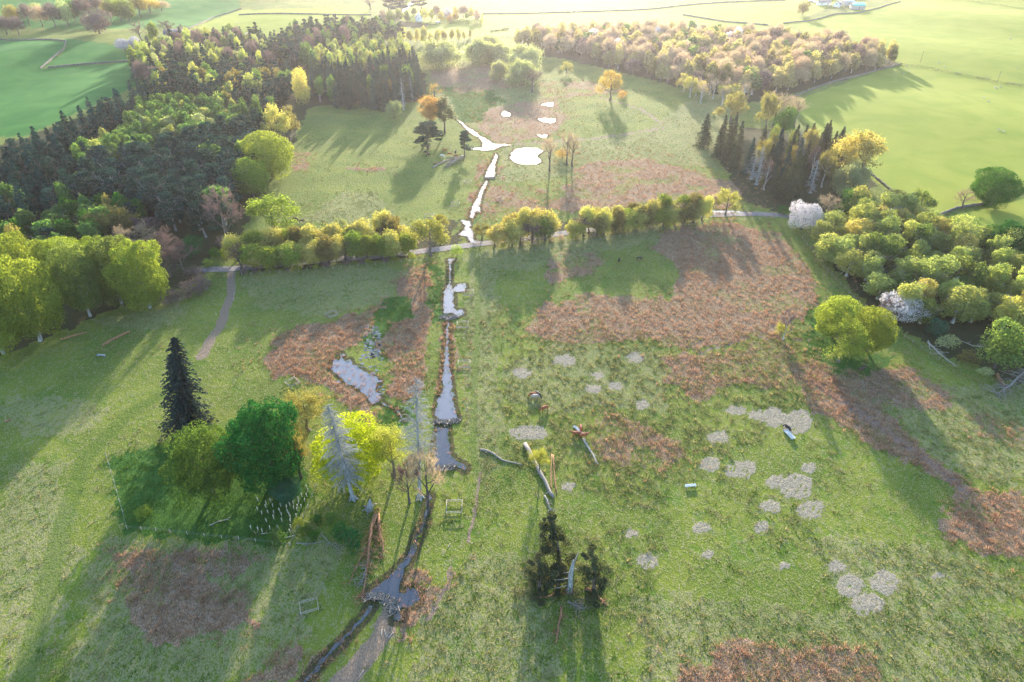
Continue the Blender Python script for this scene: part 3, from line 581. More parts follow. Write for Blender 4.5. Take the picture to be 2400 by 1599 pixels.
def crown_cloud(mb, r, W, H, zc, nl, n, size, asp=.6, lobe=.36, flat=1., droop=0., core=.72, hollow=.0, sub=0, fill=.30, loose=0.):
    """leaf clumps over the surface of many lobes filling an uneven ellipsoid W wide, H tall, centred at zc"""
    th_ = r.uniform(0, 2*PI, nl); cz = r.uniform(-.85, 1, nl); rad = np.clip(1-np.abs(cz)**np.where(cz < 0, 4, 2.2), 0, 1)**.5*r.uniform(.6, 1.05, nl)
    Lc = np.c_[np.cos(th_)*rad*W/2*(1-lobe), np.sin(th_)*rad*W/2*(1-lobe), cz*H/2*(1-lobe*.8)+zc]
    lr = r.uniform(.6, 1.25, nl)*lobe*W/2
    if sub:
        S = r.normal(size=(nl*sub, 3)); S /= np.linalg.norm(S, axis=1)[:, None]; S[:, 2] = S[:, 2]*.8+.15
        Lc2 = np.repeat(Lc, sub, 0)+S*np.repeat(lr, sub)[:, None]*.8; lr2 = np.repeat(lr, sub)*r.uniform(.28, .5, nl*sub)
        Lc = np.concatenate([Lc, Lc2]); lr = np.concatenate([lr, lr2])
    wgt = lr**2; idx = r.choice(len(Lc), n, p=wgt/wgt.sum())
    D = r.normal(size=(n, 3)); D[:, 2] += .25; D /= np.linalg.norm(D, axis=1)[:, None]
    rr2 = r.uniform(.72-loose*.3, 1.06, n)+loose*r.exponential(.13, n)
    Pn = Lc[idx]+D*(lr[idx]*rr2)[:, None]*np.array([1, 1, flat])
    if droop: Pn[:, 2] -= droop*np.hypot(Pn[:, 0], Pn[:, 1])**2/(W*.5)
    keep = np.ones(n, bool)
    for c, l in zip(Lc[:nl], lr[:nl]):
        d2 = ((Pn-c)**2).sum(1); keep &= ~((d2 < (l*core)**2) & (r.random(n) > .12))
    Pn = Pn[keep]; D = D[keep]; iv = idx[keep]
    nf = int(n*.16); Df = r.normal(size=(nf, 3)); Df /= np.linalg.norm(Df, axis=1)[:, None]; bot = np.where(Df[:, 2] < 0, 1.25, 1.)
    Pf = Df*np.c_[np.full(nf, W*fill)*bot, np.full(nf, W*fill)*bot, np.full(nf, H*fill*1.2)]*r.uniform(.8, 1.05, (nf, 1)); Pf[:, 2] += zc
    Pn = np.concatenate([Pn, Pf]); D = np.concatenate([D, Df]); iv = np.concatenate([iv, r.integers(0, nl, nf)])
    Nn = D+r.normal(0, .55, D.shape)
    v = np.clip(r.uniform(0, 1, len(Lc))[iv]*.55+r.uniform(0, .45, len(Pn)), 0, 1)
    leafq(mb, Pn, Nn, size, asp, r, v)
PROTO = {}
def proto(key, f): PROTO[key] = f
def finish(key, cm, tm, H, W): PROTO[key] = (cm.mesh(key+'_crown', MT['green']), tm.mesh(key+'_trunk', MT['bark']), H, W)
def mk_broad(key, seed, H, W, nl, n, size, lobe=.36, base=.12, sub=0, asp=.7, core=.72, flat=.85, tlev=2):
    r = rs(seed); cm, tm = MB(), MB()
    crown_cloud(cm, r, W, H*(1-base), H*(1+base)/2, nl, n, size, asp, lobe, flat, core=core, sub=sub, fill=.31 if 'near' in key else .27, loose=.25 if 'near' in key else 1.)
    tubes(tm, skeleton(seed+1, H*.82, .25, tlev, 4), tlev); finish(key, cm, tm, H, W)
def mk_airy(key, seed, H, W, n, size, per=6, droop=0, up=.12, trunk=.3, nlimb=7, spread=.75, kids=4):
    r = rs(seed); cm, tm = MB(), MB(); sk = skeleton(seed, H, trunk, 3, kids, spread=spread, up=up, nlimb=nlimb)
    ends = np.concatenate([s[0][1:] for s in sk if s[2] >= 2]); sx = W/(2*np.percentile(np.hypot(ends[:, 0], ends[:, 1]), 92)); sz = H/ends[:, 2].max()
    sk = [(p*np.array([sx, sx, sz]), q, l) for p, q, l in sk]; ends = ends*np.array([sx, sx, sz])
    c = ends[r.integers(0, len(ends), n)]+r.normal(0, W*.05, (n, 3)); 
    if droop: c[:, 2] -= r.exponential(droop, n)
    v = r.random(n); al = np.tile([[0, 0, 1.]], (n, 1)) if droop else None
    leafq(cm, c, (c-np.array([0, 0, H*.5]))*.1+r.normal(0, .7, c.shape), size, .45 if droop else .7, r, v, al)
    tubes(tm, sk, 2); finish(key, cm, tm, H, W)
def mk_avenue(key, seed, H, W):
    r = rs(seed); cm, tm = MB(), MB(); crown_cloud(cm, r, W, H*.98, H*.5, 18, 7000, .42, .7, .40, 1.25, core=.5, fill=.22, loose=1.)
    tubes(tm, skeleton(seed+1, H*.85, .15, 2, 4, up=.28, spread=.6), 2); finish(key, cm, tm, H, W)
def mk_yew(key, seed, H, W, n):
    r = rs(seed); cm, tm = MB(), MB(); tm.tube([[0, 0, 0], [.2, .1, H*.5], [0, 0, H]], [.28, .16, .03], 6, cap=False)
    nl = 34; z = r.uniform(.05, 1, nl); az = r.uniform(0, 2*PI, nl); rd = W/2*(1.1-z)**.6*r.uniform(.25, 1.1, nl); lc = np.c_[np.cos(az)*rd, np.sin(az)*rd, z*H]; lr = r.uniform(.3, .75, nl)*(1.3-z*.8)
    i_ = r.integers(0, nl, n); D = r.normal(size=(n, 3)); D /= np.linalg.norm(D, axis=1)[:, None]; c = lc[i_]+D*(lr[i_]*r.uniform(.4, 1.2, n))[:, None]*np.array([1.1, 1.1, 1])
    c[:, 2] = np.clip(c[:, 2], .05, H); leafq(cm, c, D+r.normal(0, .6, D.shape), .24, .45, r, np.clip(r.random(nl)[i_]*.6+r.random(n)*.4, 0, 1), np.tile([[0, 0, -1.]], (n, 1)))
    for k in range(nl): tm.tube([[0, 0, lc[k, 2]*.9], lc[k]], [.06, .02], 3, cap=False)
    finish(key, cm, tm, H, W)
def mk_bare(key, seed, H, W, per, ln, wd, kids=4, trunk=.28, up=.12, spread=.75, nlimb=7, maxlev=3, droop=0):
    r = rs(seed); cm, tm = MB(), MB(); sk = skeleton(seed, H, trunk, maxlev, kids, spread=spread, up=up, nlimb=nlimb)
    ends = np.concatenate([s[0] for s in sk if s[2] >= 2]); sx = W/(2*np.percentile(np.hypot(ends[:, 0], ends[:, 1]), 96)); sz = H/ends[:, 2].max()
    sk = [(p*np.array([sx, sx, sz]), q, l) for p, q, l in sk]
    for p, q, l in sk:
        if l >= 2: cm.tube(p, np.maximum(q, wd*.9), 3, a=.3, cap=False)
    twigs(cm, sk, r, per, ln, wd, 2, droop); tubes(tm, sk, 1); finish(key, cm, tm, H, W)
def mk_fuzz(key, seed, H, W, n, ln, wd, base=.15):
    """far leafless tree: trunk, limbs and a cloud of upswept twigs"""
    r = rs(seed); cm, tm = MB(), MB(); sk = skeleton(seed, H*.85, .3, 2, 4, nlimb=6)
    th_ = r.uniform(0, 2*PI, n); u = r.uniform(0, 1, n)**.45; ph = np.arccos(r.uniform(-.75, 1, n))
    c = np.c_[u*np.sin(ph)*np.cos(th_)*W/2, u*np.sin(ph)*np.sin(th_)*W/2, H*(1+base)/2+u*np.cos(ph)*H*(1-base)/2]
    c += (fbm(c[:, 0]*3+20, c[:, 2]*3+20, 3, 2)[:, None]-.5)*W*.25
    D = (c-np.array([0, 0, H*.25])); D /= np.linalg.norm(D, axis=1)[:, None]; D += r.normal(0, .35, D.shape)
    s = np.cross(D, r.normal(size=(n, 3))); s /= np.linalg.norm(s, axis=1)[:, None]
    V = np.stack([c-s*wd, c+s*wd, c+D*ln], 1); cm.add(V.reshape(-1, 3), np.arange(n*3).reshape(n, 3), np.repeat(r.random(n), 3))
    tubes(tm, sk, 2); finish(key, cm, tm, H, W)
def mk_spruce(key, seed, H, W, whorls, nb, ns, size, ragged=.15, base=.06, droop=.25, dead=0., power=.85):
    r = rs(seed); cm, tm = MB(), MB()
    tm.tube([[0, 0, 0], [r.normal()*.08, 0, H*.5], [0, 0, H]], [H*.018, H*.012, .03], 6, cap=False)
    Cc, N, A, AL = [], [], [], []
    for i_ in range(whorls):
        t = base+(1-base)*(i_+r.random()*.5)/whorls; Lb = W/2*((1-t)**power)*1.08+.12
        for j_ in range(max(3, int(nb*(1-t*.5)))):
            if r.random() < dead: continue
            az = r.uniform(0, 2*PI); l = Lb*r.uniform(1-ragged*2, 1+ragged)
            k_ = np.arange(1, ns+1)/ns; xx_ = l*k_
            c = np.c_[np.cos(az)*xx_, np.sin(az)*xx_, H*t-droop*xx_*k_+.08*xx_+r.normal(0, .04, ns)*l]
            Cc.append(c); nrm = np.c_[np.cos(az)*.5+r.normal(0, .4, ns), np.sin(az)*.5+r.normal(0, .4, ns), np.ones(ns)*.8]; N.append(nrm)
            AL.append(np.tile([[math.cos(az), math.sin(az), -droop]], (ns, 1))); A.append(np.clip(.25+.6*k_*r.random()+r.normal(0, .1, ns), 0, 1))
    Cc = np.concatenate(Cc); N = np.concatenate(N); AL = np.concatenate(AL)*2; A = np.concatenate(A)
    leafq(cm, Cc, N, size, .5, r, A, AL); finish(key, cm, tm, H, W)
def mk_pine(key, seed, H, W, nc, n, size):
    r = rs(seed); cm, tm = MB(), MB(); sk = skeleton(seed, H*.97, .55, 2, 3, nlimb=8, spread=.8, r0=H*.016)
    Cc, N, A = [], [], []
    for i_ in range(nc):
        t = r.random(); z = H*(.3+.68*t); rad = W/2*(1-.72*t**1.6)*r.uniform(.25, 1); az = r.uniform(0, 2*PI)
        c0 = np.array([math.cos(az)*rad, math.sin(az)*rad, z]); k_ = n//nc; s = W*.17*r.uniform(.7, 1.3)
        D = r.normal(size=(k_, 3)); D /= np.linalg.norm(D, axis=1)[:, None]
        Cc.append(c0+D*s*np.array([1, 1, .5])*r.uniform(.6, 1, (k_, 1))); N.append(D+r.normal(0, .5, D.shape)+[0, 0, .3]); A.append(np.clip(.5+.4*D[:, 2]*0+r.uniform(-.4, .4)+r.normal(0, .15, k_), 0, 1))
    leafq(cm, np.concatenate(Cc), np.concatenate(N), size, .55, r, np.concatenate(A)); tubes(tm, sk, 2); finish(key, cm, tm, H, W)
def mk_deadcon(key, seed, H, W, nb, lowclear=.2, wd=.04, droop=.35):
    r = rs(seed); cm, tm = MB(), MB()
    tm.tube([[0, 0, 0], [0, 0, .6], [.05, 0, H*.3], [-.05, .03, H*.65], [0, 0, H]], [H*.036, H*.022, H*.018, H*.01, .03], 9, cap=False)
    for q in range(5): a_ = q*1.3; tm.tube([[math.cos(a_)*H*.05, math.sin(a_)*H*.05, -.1], [math.cos(a_)*H*.015, math.sin(a_)*H*.015, .9]], [H*.012, H*.008], 5)
    for i_ in range(nb):
        t = lowclear+(1-lowclear)*r.random(); l = W/2*((1-t)**.55*.95+.12)*r.uniform(.55, 1.15)
        if t < lowclear+.12: l *= .7
        az = r.uniform(0, 2*PI); z = H*t; n = 5; k_ = np.linspace(0, 1, n+1)
        pts = np.c_[np.cos(az)*l*k_, np.sin(az)*l*k_, z+.1*l*k_-droop*l*k_**2+r.normal(0, .03, n+1)*l]
        cm.tube(pts, np.linspace(.055, .015, n+1)*(H/20), 3, a=r.random(), cap=False)
        m_ = 26; tt = r.uniform(.15, 1, m_); p = np.stack([np.interp(tt, k_, pts[:, c]) for c in range(3)], 1)
        D = np.c_[np.cos(az)*.5+r.normal(0, .5, m_), np.sin(az)*.5+r.normal(0, .5, m_), -.5+r.normal(0, .3, m_)]
        s = np.cross(D, r.normal(size=(m_, 3))); s /= np.linalg.norm(s, axis=1)[:, None]
        V = np.stack([p-s*wd, p+s*wd, p+D*r.uniform(.3, .9, (m_, 1))*(l*.3)], 1); cm.add(V.reshape(-1, 3), np.arange(m_*3).reshape(m_, 3), np.repeat(r.random(m_), 3))
    finish(key, cm, tm, H, W)
# near trees
for v_ in range(2):
    mk_broad(f'oak_near{v_}', 10+v_, 16, 17, 40, 62000, .36, .36, .0, 4, .75, .8)
    mk_broad(f'round_near{v_}', 20+v_, 15, 15, 60, 56000, .30, .27, .0, 3, .7, .82)
for v_ in range(3):
    mk_broad(f'broad_mid{v_}', 30+v_, 14, 12, 26, 9000, .55, .36, .03, 3, .7, .78)
    mk_broad(f'puff_mid{v_}', 40+v_, 13, 8, 16, 7500, .40, .36, .02, 3, .7, .75, 1.1)
    mk_broad(f'broad_far{v_}', 50+v_, 14, 11, 14, 2000, 1.0, .4, .05, 0, .75, .7)
    mk_broad(f'birch_far{v_}', 60+v_, 13, 6, 11, 1300, .8, .5, .08, 0, .7, .6, 1.4)
    mk_airy(f'airy_mid{v_}', 70+v_, 14, 10, 5200, .42, kids=4)
    mk_avenue(f'avenue{v_}', 80+v_, 13, 8)
    mk_airy(f'willow{v_}', 90+v_, 15, 17, 13000, .8, kids=4, droop=1.6, up=.05, trunk=.15, nlimb=9)
    mk_bare(f'bare_mid{v_}', 100+v_, 15, 10, 20, .9, .03)
    mk_fuzz(f'bare_far{v_}', 110+v_, 14, 9, 3200, 1.1, .09)
    mk_spruce(f'spruce_far{v_}', 120+v_, 18, 6.6, 22, 14, 4, 1.15, .2)
    mk_spruce(f'spruce_mid{v_}', 130+v_, 20, 7.5, 36, 18, 6, .9, .2)
    mk_pine(f'pine_far{v_}', 140+v_, 17, 7.5, 26, 2200, .85)
    mk_pine(f'pine_mid{v_}', 145+v_, 17, 9, 40, 7500, .5)
    mk_broad(f'bush{v_}', 150+v_, 3, 3.4, 14, 2600, .16, .36, .02, 2, .7, .8)
mk_spruce('fir_near0', 160, 26, 10.5, 70, 22, 10, .8, .35, .03, .45, .05, .6)
mk_yew('scrub_near0', 161, 8, 4.6, 8500); mk_yew('scrub_near1', 162, 8, 4.6, 8500)
mk_deadcon('deadcon_near0', 170, 24, 12, 380, .2, .042); mk_deadcon('deadcon_near1', 171, 24, 13, 190, .3, .032, .1)
mk_deadcon('deadcon_mid0', 172, 18, 5.5, 110, .1, .06); 
mk_bare('bare_near0', 180, 16, 12, 60, .9, .018); mk_bare('bare_near1', 181, 12, 9, 60, .8, .018); mk_airy('airy_near0', 185, 12, 10, 9000, .24); mk_airy('airy_near1', 186, 12, 10, 9000, .24)
mk_broad('blossom_near0', 190, 9, 10, 20, 9500, .26, .34, .0, 3, .7, .7)
NV = {}
for k_ in PROTO: NV.setdefault(k_.rstrip('0123456789'), []).append(k_)
NAMES = {'oak_near': 'broad_tree', 'round_near': 'broadleaf_tree', 'broad_mid': 'broadleaf_tree', 'puff_mid': 'birch_tree', 'broad_far': 'broadleaf_tree', 'birch_far': 'birch_tree', 'airy_mid': 'broadleaf_tree',
 'avenue': 'alder_tree', 'willow': 'willow_tree', 'bare_mid': 'bare_tree', 'bare_far': 'bare_tree', 'spruce_far': 'spruce_tree', 'spruce_mid': 'spruce_tree', 'pine_far': 'pine_tree', 'pine_mid': 'pine_tree', 'bush': 'bush',
 'fir_near': 'fir_tree', 'scrub_near': 'yew_tree', 'deadcon_near': 'dead_conifer', 'deadcon_mid': 'dead_conifer', 'bare_near': 'bare_tree', 'airy_near': 'broadleaf_tree', 'blossom_near': 'blossom_tree'}
trng = random.Random(11); NT = [0]
def tree(style, loc, H, W, leaf, label, group=None, name=None, bk='bark', rz=None, lean=(0, 0), var=None):
    keys = NV[style]; key = keys[var if var is not None else trng.randrange(len(keys))]
    cm, tm, H0, W0 = PROTO[key]; nm = name or NAMES[style]
    cat = 'bush' if 'bush' in nm else 'tree'
    o = empty(nm, (loc[0], loc[1], loc[2]-.15), label, cat, group, rz if rz is not None else trng.uniform(0, 2*PI))
    o.scale = (W/W0, W/W0*trng.uniform(.92, 1.08), H/H0)
    if lean != (0, 0): o.rotation_euler = (lean[0], lean[1], 0)
    place(cm, 'crown', o, MT[leaf]); place(tm, 'trunk', o, MT[bk]); NT[0] += 1
    return o
def solve_h(p, ty, wm, axis=False):
    k = (800-ty)/FPX; Y = p[1]; q = Y*(k*cP-sP)/(cP+k*sP); h = q+CAMH-p[2]
    if axis: return h
    ph = math.atan2(CAMH, Y); a_ = wm/2; hh = h
    for _ in range(20):
        b_ = .45*hh; app = (hh-b_)*math.cos(ph)+math.sqrt((a_*math.sin(ph))**2+(b_*math.cos(ph))**2)
        hh = max(1.0, hh+(h*math.cos(ph)-app))
    return hh
def T(style, bx, by, ty, wpx, leaf, label, group=None, tx=None, **kw):
    p = P(bx, by); wm = wpx*depth(p)/FPX; con = any(s in style for s in ('spruce', 'deadcon', 'fir', 'scrub'))
    wm *= 1.12 if style in ('oak_near', 'round_near') else 1.2 if style == 'willow' else 1.25 if style == 'bush' else 1.0
    h = solve_h(p, ty, wm, con)
    if not con: h = max(h, wm*.55)
    if tx is not None:      # a real lean of the tree, read from where its top stands
        topx, _ = proj(p[0], p[1], p[2]+h); kw['lean'] = (0, (tx-topx)*depth(p)/FPX/h)
    return tree(style, p, h, wm, leaf, label, group, **kw)
# ------------------------------------------------------------------ single trees, each read from the photo: base x, base y, top y, crown width
T('fir_near', 444,1008,788,100,'darkfir','tall ragged dark fir standing alone at the corner of the fenced plot','',tx=402)
T('round_near',500,1152,972,165,'midgreen','rounded dull green broadleaf tree left of the deep green one in the fenced plot',var=0)
T('oak_near',640,1128,908,188,'deep','large billowing deep green tree in the middle of the fenced plot',var=1)
T('round_near',672,1162,1108,76,'teal','low blue-green rounded tree beneath the deep green tree',var=1)
T('round_near',836,1108,950,184,'limebright','domed bright lime tree behind the grey dead conifer',var=1)
T('deadcon_near',828,1170,948,112,'deadgrey','silvery dead conifer standing in front of the lime tree',var=0,bk='barkgrey',tx=770)
T('deadcon_near',984,1168,882,116,'deadgrey','second silvery dead conifer beside the stream channel',var=1,bk='barkgrey',tx=972)
T('bare_near',1006,1200,1040,88,'twigwarm','bare twiggy tree standing over the dark stream channel',bk='darkbark')
T('bare_near',960,1180,1060,66,'twig','smaller bare tree tangled beneath the second dead conifer',bk='darkbark')
T('bare_near',706,1120,1000,70,'brownleaf','brown twiggy tree between the deep green tree and the lime tree',bk='darkbark')
T('airy_near',698,1078,985,76,'brownleaf','brown-budded tree filling the gap behind the deep green tree')
T('airy_near',724,1010,905,105,'brownleaf','thin gold-budded tree behind the deep green tree')
T('airy_near',925,1115,985,90,'yellow','sparse yellow-green tree between the lime tree and the dead conifer')
for a in [(337,1208,1180,38,'lime','bright green bush alone at the left side of the fenced plot'),(652,1270,1232,40,'midgreen','round green bush at the lower corner of the fenced plot'),(826,1285,1226,54,'deep','larger of two blue-green bushes beside the torn dead tree'),
          (805,1262,1220,44,'deep','smaller blue-green bush behind the larger one by the torn dead tree'),(778,1228,1196,34,'midgreen','green bush under the trunk of the grey dead conifer'),(718,1250,1222,34,'midgreen','green bush just right of the plot fence'),
          (736,1262,1238,26,'green','small green bush below the one right of the plot fence'),(702,1228,1210,24,'lime','tiny lime bush on the plot fence'),(882,1203,1182,20,'lime','small lime sapling between stump and torn dead tree'),(745,1225,1200,26,'deep','dark low bush left of the trunk of the grey dead conifer')]:
    T('bush',*a)
# right foreground trio
g='lime oaks standing together in the right-hand marsh'
T('oak_near',1950,792,684,108,'lime','rear lime tree of the trio beside the marsh ditch',g,name='broadleaf_tree'); T('oak_near',2032,825,716,104,'lime','right-hand lime tree of the trio beside the marsh ditch',g,name='broadleaf_tree')
T('airy_near',1965,848,745,112,'lime','front pale lime tree of the trio beside the marsh ditch',g); T('airy_near',1990,835,790,60,'lime','low lime sapling growing between the trio of lime trees',g)
T('bare_near',1836,797,722,40,'twig','thin dying tree with a pale trunk left of the lime trio',bk='birchbark')
T('airy_near',1828,790,755,34,'yellow','yellow sapling beside the pale dying tree')
T('blossom_near',1878,540,464,86,'blossom','white blossom tree beside the lane',bk='darkbark'); T('blossom_near',2105,752,676,118,'blossom','white blossom tree at the front edge of the birch wood',bk='darkbark')
T('bare_near',2078,755,700,50,'twig','leafless small tree behind the white blossom tree')
T('oak_near',2340,618,515,120,'deep','dark green domed tree at the right edge of the bright field')
T('oak_near',2320,480,390,114,'green','dark green oak in the field beyond the lane'); T('bare_mid',2253,488,440,58,'twigwarm','small bare tree beside the dark green oak')
T('airy_mid',2145,520,445,62,'olive','loose olive tree on the field edge right of the birch wood'); T('broad_mid',1993,512,440,86,'green','round green tree just behind the birch wood')
T('bare_mid',1938,520,455,66,'twigwarm','bare brown tree between the white blossom and the round green tree')
T('airy_mid',2012,430,308,96,'birchgold','tall sunlit lime tree at the edge of the bright field'); T('airy_mid',1965,415,315,86,'birchgold','second tall lime tree left of the one on the field edge')
T('willow',1988,452,378,66,'greygreen','grey-green willow in front of the tall lime trees'); T('broad_mid',1833,322,246,58,'green','mid green round tree above the conifer clump')
T('bare_mid',1812,300,215,76,'twigwarm','bare brown tree behind the mid green round tree'); T('bare_mid',1860,300,222,60,'twigwarm','second bare brown tree beside the field corner'); T('airy_mid',1790,320,218,50,'brownleaf','tall budding tree left of the mid green round tree')
T('airy_mid',1710,292,216,66,'brownleaf','budding tree standing between the marsh and the conifer clump'); T('airy_mid',1430,236,168,58,'orange','orange-leaved tree alone beyond the ponds')
T('bush',1458,230,214,26,'orange','low orange bush beside the orange-leaved tree')
T('bare_mid',1288,402,316,42,'twigwarm','bare tree right of the white pond',bk='darkbark',var=0); g='pair of bare trees right of the pond'
T('bare_mid',1328,388,302,44,'twigwarm','left one of the close pair of bare trees right of the pond',g,bk='darkbark',var=1); T('bare_mid',1341,391,306,40,'twigwarm','right one of the close pair of bare trees right of the pond',g,bk='darkbark',var=2)
T('bush',1318,372,345,34,'orange','thin orange bush behind the pair of bare trees')
T('airy_mid',1010,312,228,66,'orange','orange-leaved tree beside the dark pine at the stream'); T('airy_mid',1043,312,228,48,'scrub','dark upright tree leaning into the orange-leaved one',bk='darkbark'); T('pine_mid',1004,350,283,72,'pine','spreading dark pine in front of the orange-leaved tree')
T('pine_mid',1089,368,306,40,'pine','small dark pine by the stream bend'); T('broad_mid',924,278,234,44,'greygreen','grey-green round tree at the foot of the conifer stand')
T('deadcon_mid',946,258,182,18,'deadgrey','leaning bare white trunk in front of the conifer stand',bk='birchbark'); T('deadcon_mid',966,238,180,14,'deadgrey','second bare white trunk against the conifer stand',bk='birchbark')
T('bare_mid',1019,230,193,30,'orange','small twisted orange-budded tree past the conifer stand'); T('airy_mid',912,236,188,34,'orange','orange-brown tree inside the conifer stand')
T('spruce_mid',878,190,150,24,'rust','rust-red dying conifer in the dark stand')
T('oak_near',640,418,302,120,'lime','big sunlit lime tree on the edge of the west wood','',name='broadleaf_tree'); T('oak_near',593,462,366,84,'lime','smaller lime tree below the big sunlit one at the wood edge','',name='broadleaf_tree')
T('bare_near',538,575,436,90,'twig','purple-brown bare tree at the corner of the west wood'); T('airy_mid',645,548,452,106,'lime','see-through lime tree alone above the lane avenue',var=0)
T('broad_mid',712,252,160,50,'birchgold','tall sunlit lime tree by the notch in the wood'); T('airy_mid',655,340,245,72,'birchgold','budding gold tree high on the wood edge'); T('airy_mid',680,330,250,46,'brownleaf','second budding tree high on the wood edge')
# beeches at the left margin
g='beeches along the left edge of the pasture'
for a in [(95,800,590,150,'lime','wide lime beech at the left edge of the picture'),(10,830,640,130,'lime','lime beech cut by the left margin'),(212,742,560,105,'olive','dull olive beech in the middle of the beech row'),(352,722,552,118,'lime','bright lime beech at the right end of the beech row'),
          (285,712,545,110,'olive','olive beech tucked behind the bright lime one'),(60,690,545,140,'lime','pale lime beech behind the wide one'),(165,660,550,130,'lime','yellow-green beech in the second row'),(250,640,548,110,'lime','hidden beech behind the olive ones')]:
    T('oak_near',*a,g,name='beech_tree',bk='barkgrey')
for a in [(398,650,535,95,'twig','purple-brown bare beech behind the bright lime one'),(432,645,560,80,'twig','bare tree at the right end of the beech row'),(330,600,520,90,'twigwarm','bare brown tree behind the beech row'),(270,560,485,100,'brownleaf','brown-leaved tree above the beech row'),(350,560,500,70,'twig','grey bare tree between the beeches and the pines')]:
    T('bare_near' if a[4]!='brownleaf' else 'airy_mid',*a)
for i_,(x,y,t,w_) in enumerate([(440,700,672,60),(475,680,655,50),(400,712,690,50),(460,655,630,46)]): T('bush',x,y,t,w_,'twig','low purple-brown scrub spreading from the foot of the beech row','scrub below the beeches')
T('bush',452,602,550,56,'deep','bright green bush beside the lane junction'); T('bush',507,603,580,26,'green','small green bush by the gateway of the lane'); T('bush',532,606,575,30,'lime','lime bush at the end of the avenue'); T('bush',490,625,604,24,'lime','pale little bush on the lane junction'); T('bush',530,582,555,46,'twig','red-brown bush behind the lane junction')
# far centre
g='willows in the wet valley bottom'
for a in [(1037,158,92,82,'greygreen','big round willow left of the valley bottom'),(1168,150,98,62,'greygreen','willow at the back of the valley group'),(1230,165,106,82,'greygreen','broad pale willow right of the valley group'),(1220,198,138,62,'greygreen','front willow of the valley group'),(1172,188,140,34,'greygreen','small willow left of the front one'),(1125,150,90,60,'greygreen','shaded willow between the round ones'),(1148,118,88,50,'greygreen','rear willow beneath the far wood')]:
    T('willow',*a,g)
T('bare_mid',1248,218,164,52,'twig','mauve bare tree beside the front willow'); T('airy_mid',1328,172,144,30,'birchgold','small gold tree alone in the valley')
for i_,(x,b_,t_,w_) in enumerate([(946,100,60,16),(962,103,66,20),(978,102,66,14),(995,106,60,24),(1010,104,73,16),(1026,104,66,20),(1042,103,67,18),(1059,98,63,14),(1075,99,64,14),(1088,96,70,10),(1102,90,69,10)]):
    T('birch_far',x,b_,t_,w_,'birchgold','slim gold birch in the thin row before the cottage field','row of gold birches',bk='birchbark')
T('bare_mid',868,24,-8,34,'twig','lone bare tree in the far green field'); T('broad_mid',1880,36,2,30,'brownleaf','lone oak beside the far farm')
for a in [(294,122,84,50,'blossom'),(322,124,84,30,'blossom'),(588,90,72,26,'blossom')]: T('puff_mid',*a[:4],a[4],{294:'pinkish white blossom tree on the slope above the wood',322:'smaller blossom tree touching the pinkish one',588:'white blossom showing among the conifers'}[a[0]],name='blossom_tree')
T('birch_far',365,102,50,32,'lime','tall narrow lime tree above the blossom trees'); T('bare_mid',332,100,46,44,'twig','bare tree with open limbs above the blossom trees'); T('bare_mid',400,96,44,50,'twig','mauve bare tree behind the house roof'); T('bare_mid',432,92,56,40,'twig','second mauve bare tree behind the house roof')
T('spruce_mid',427,98,62,20,'spruce','dark pointed conifer beside the house roof'); T('spruce_mid',472,92,66,14,'spruce','small dark conifer right of the house roof')
T('broad_mid',235,80,22,74,'twig','purple-grey round tree alone on the top slope',var=1); g='trees along the top slope'
for i_,(x,b_,t_,w_,c_) in enumerate([(18,82,38,34,'twig'),(45,82,40,34,'twig'),(35,60,12,34,'brownleaf'),(70,60,10,34,'twig'),(100,62,14,36,'twigwarm'),(130,64,8,40,'twig'),(160,60,2,40,'greygreen'),(178,52,2,34,'green'),(200,52,-6,44,'twig'),(232,40,-10,44,'twig'),(90,40,6,34,'greygreen'),(262,52,2,30,'brownleaf'),(285,50,-10,50,'lime'),(305,52,4,44,'olive'),(330,40,-10,40,'brownleaf'),(352,30,0,50,'orange'),(380,26,2,34,'twigwarm')]):
    T('broad_mid' if c_ in('lime','olive','green','greygreen') else 'bare_far',x,b_,t_,w_,c_,'tree in the mixed belt along the top left slope',g)
g='trees sheltering the white cottage'
for x,b_,t_,w_,c_,s_ in [(900,52,22,28,'twigwarm','broad_far'),(918,56,24,26,'olive','broad_far'),(935,50,20,22,'olive','broad_far'),(915,34,-12,40,'pine','pine_far'),(940,30,-8,34,'pine','pine_far'),(985,30,-14,44,'pine','pine_far'),(996,48,18,24,'birchgold','broad_far'),(1012,48,20,20,'birchgold','broad_far'),(1024,46,14,20,'twig','bare_far'),(1034,50,26,18,'birchgold','broad_far'),(1050,42,18,22,'blossom','broad_far'),(1068,40,15,18,'birchgold','broad_far'),(1068,50,30,20,'orange','broad_far'),(1086,42,14,24,'twig','bare_far'),(1094,46,28,14,'lime','broad_far'),(1104,44,16,18,'birchgold','broad_far'),(1118,52,22,20,'twigwarm','broad_far'),(1055,54,34,20,'orange','broad_far'),(970,36,18,16,'olive','broad_far'),(955,54,24,20,'olive','broad_far')]:
    T(s_,x,b_,t_,w_,c_,{'pine':'dark pine rising behind the white cottage','blossom':'white-flowering tree in the cottage garden'}.get(c_,'garden tree in the belt around the white cottage'),g)
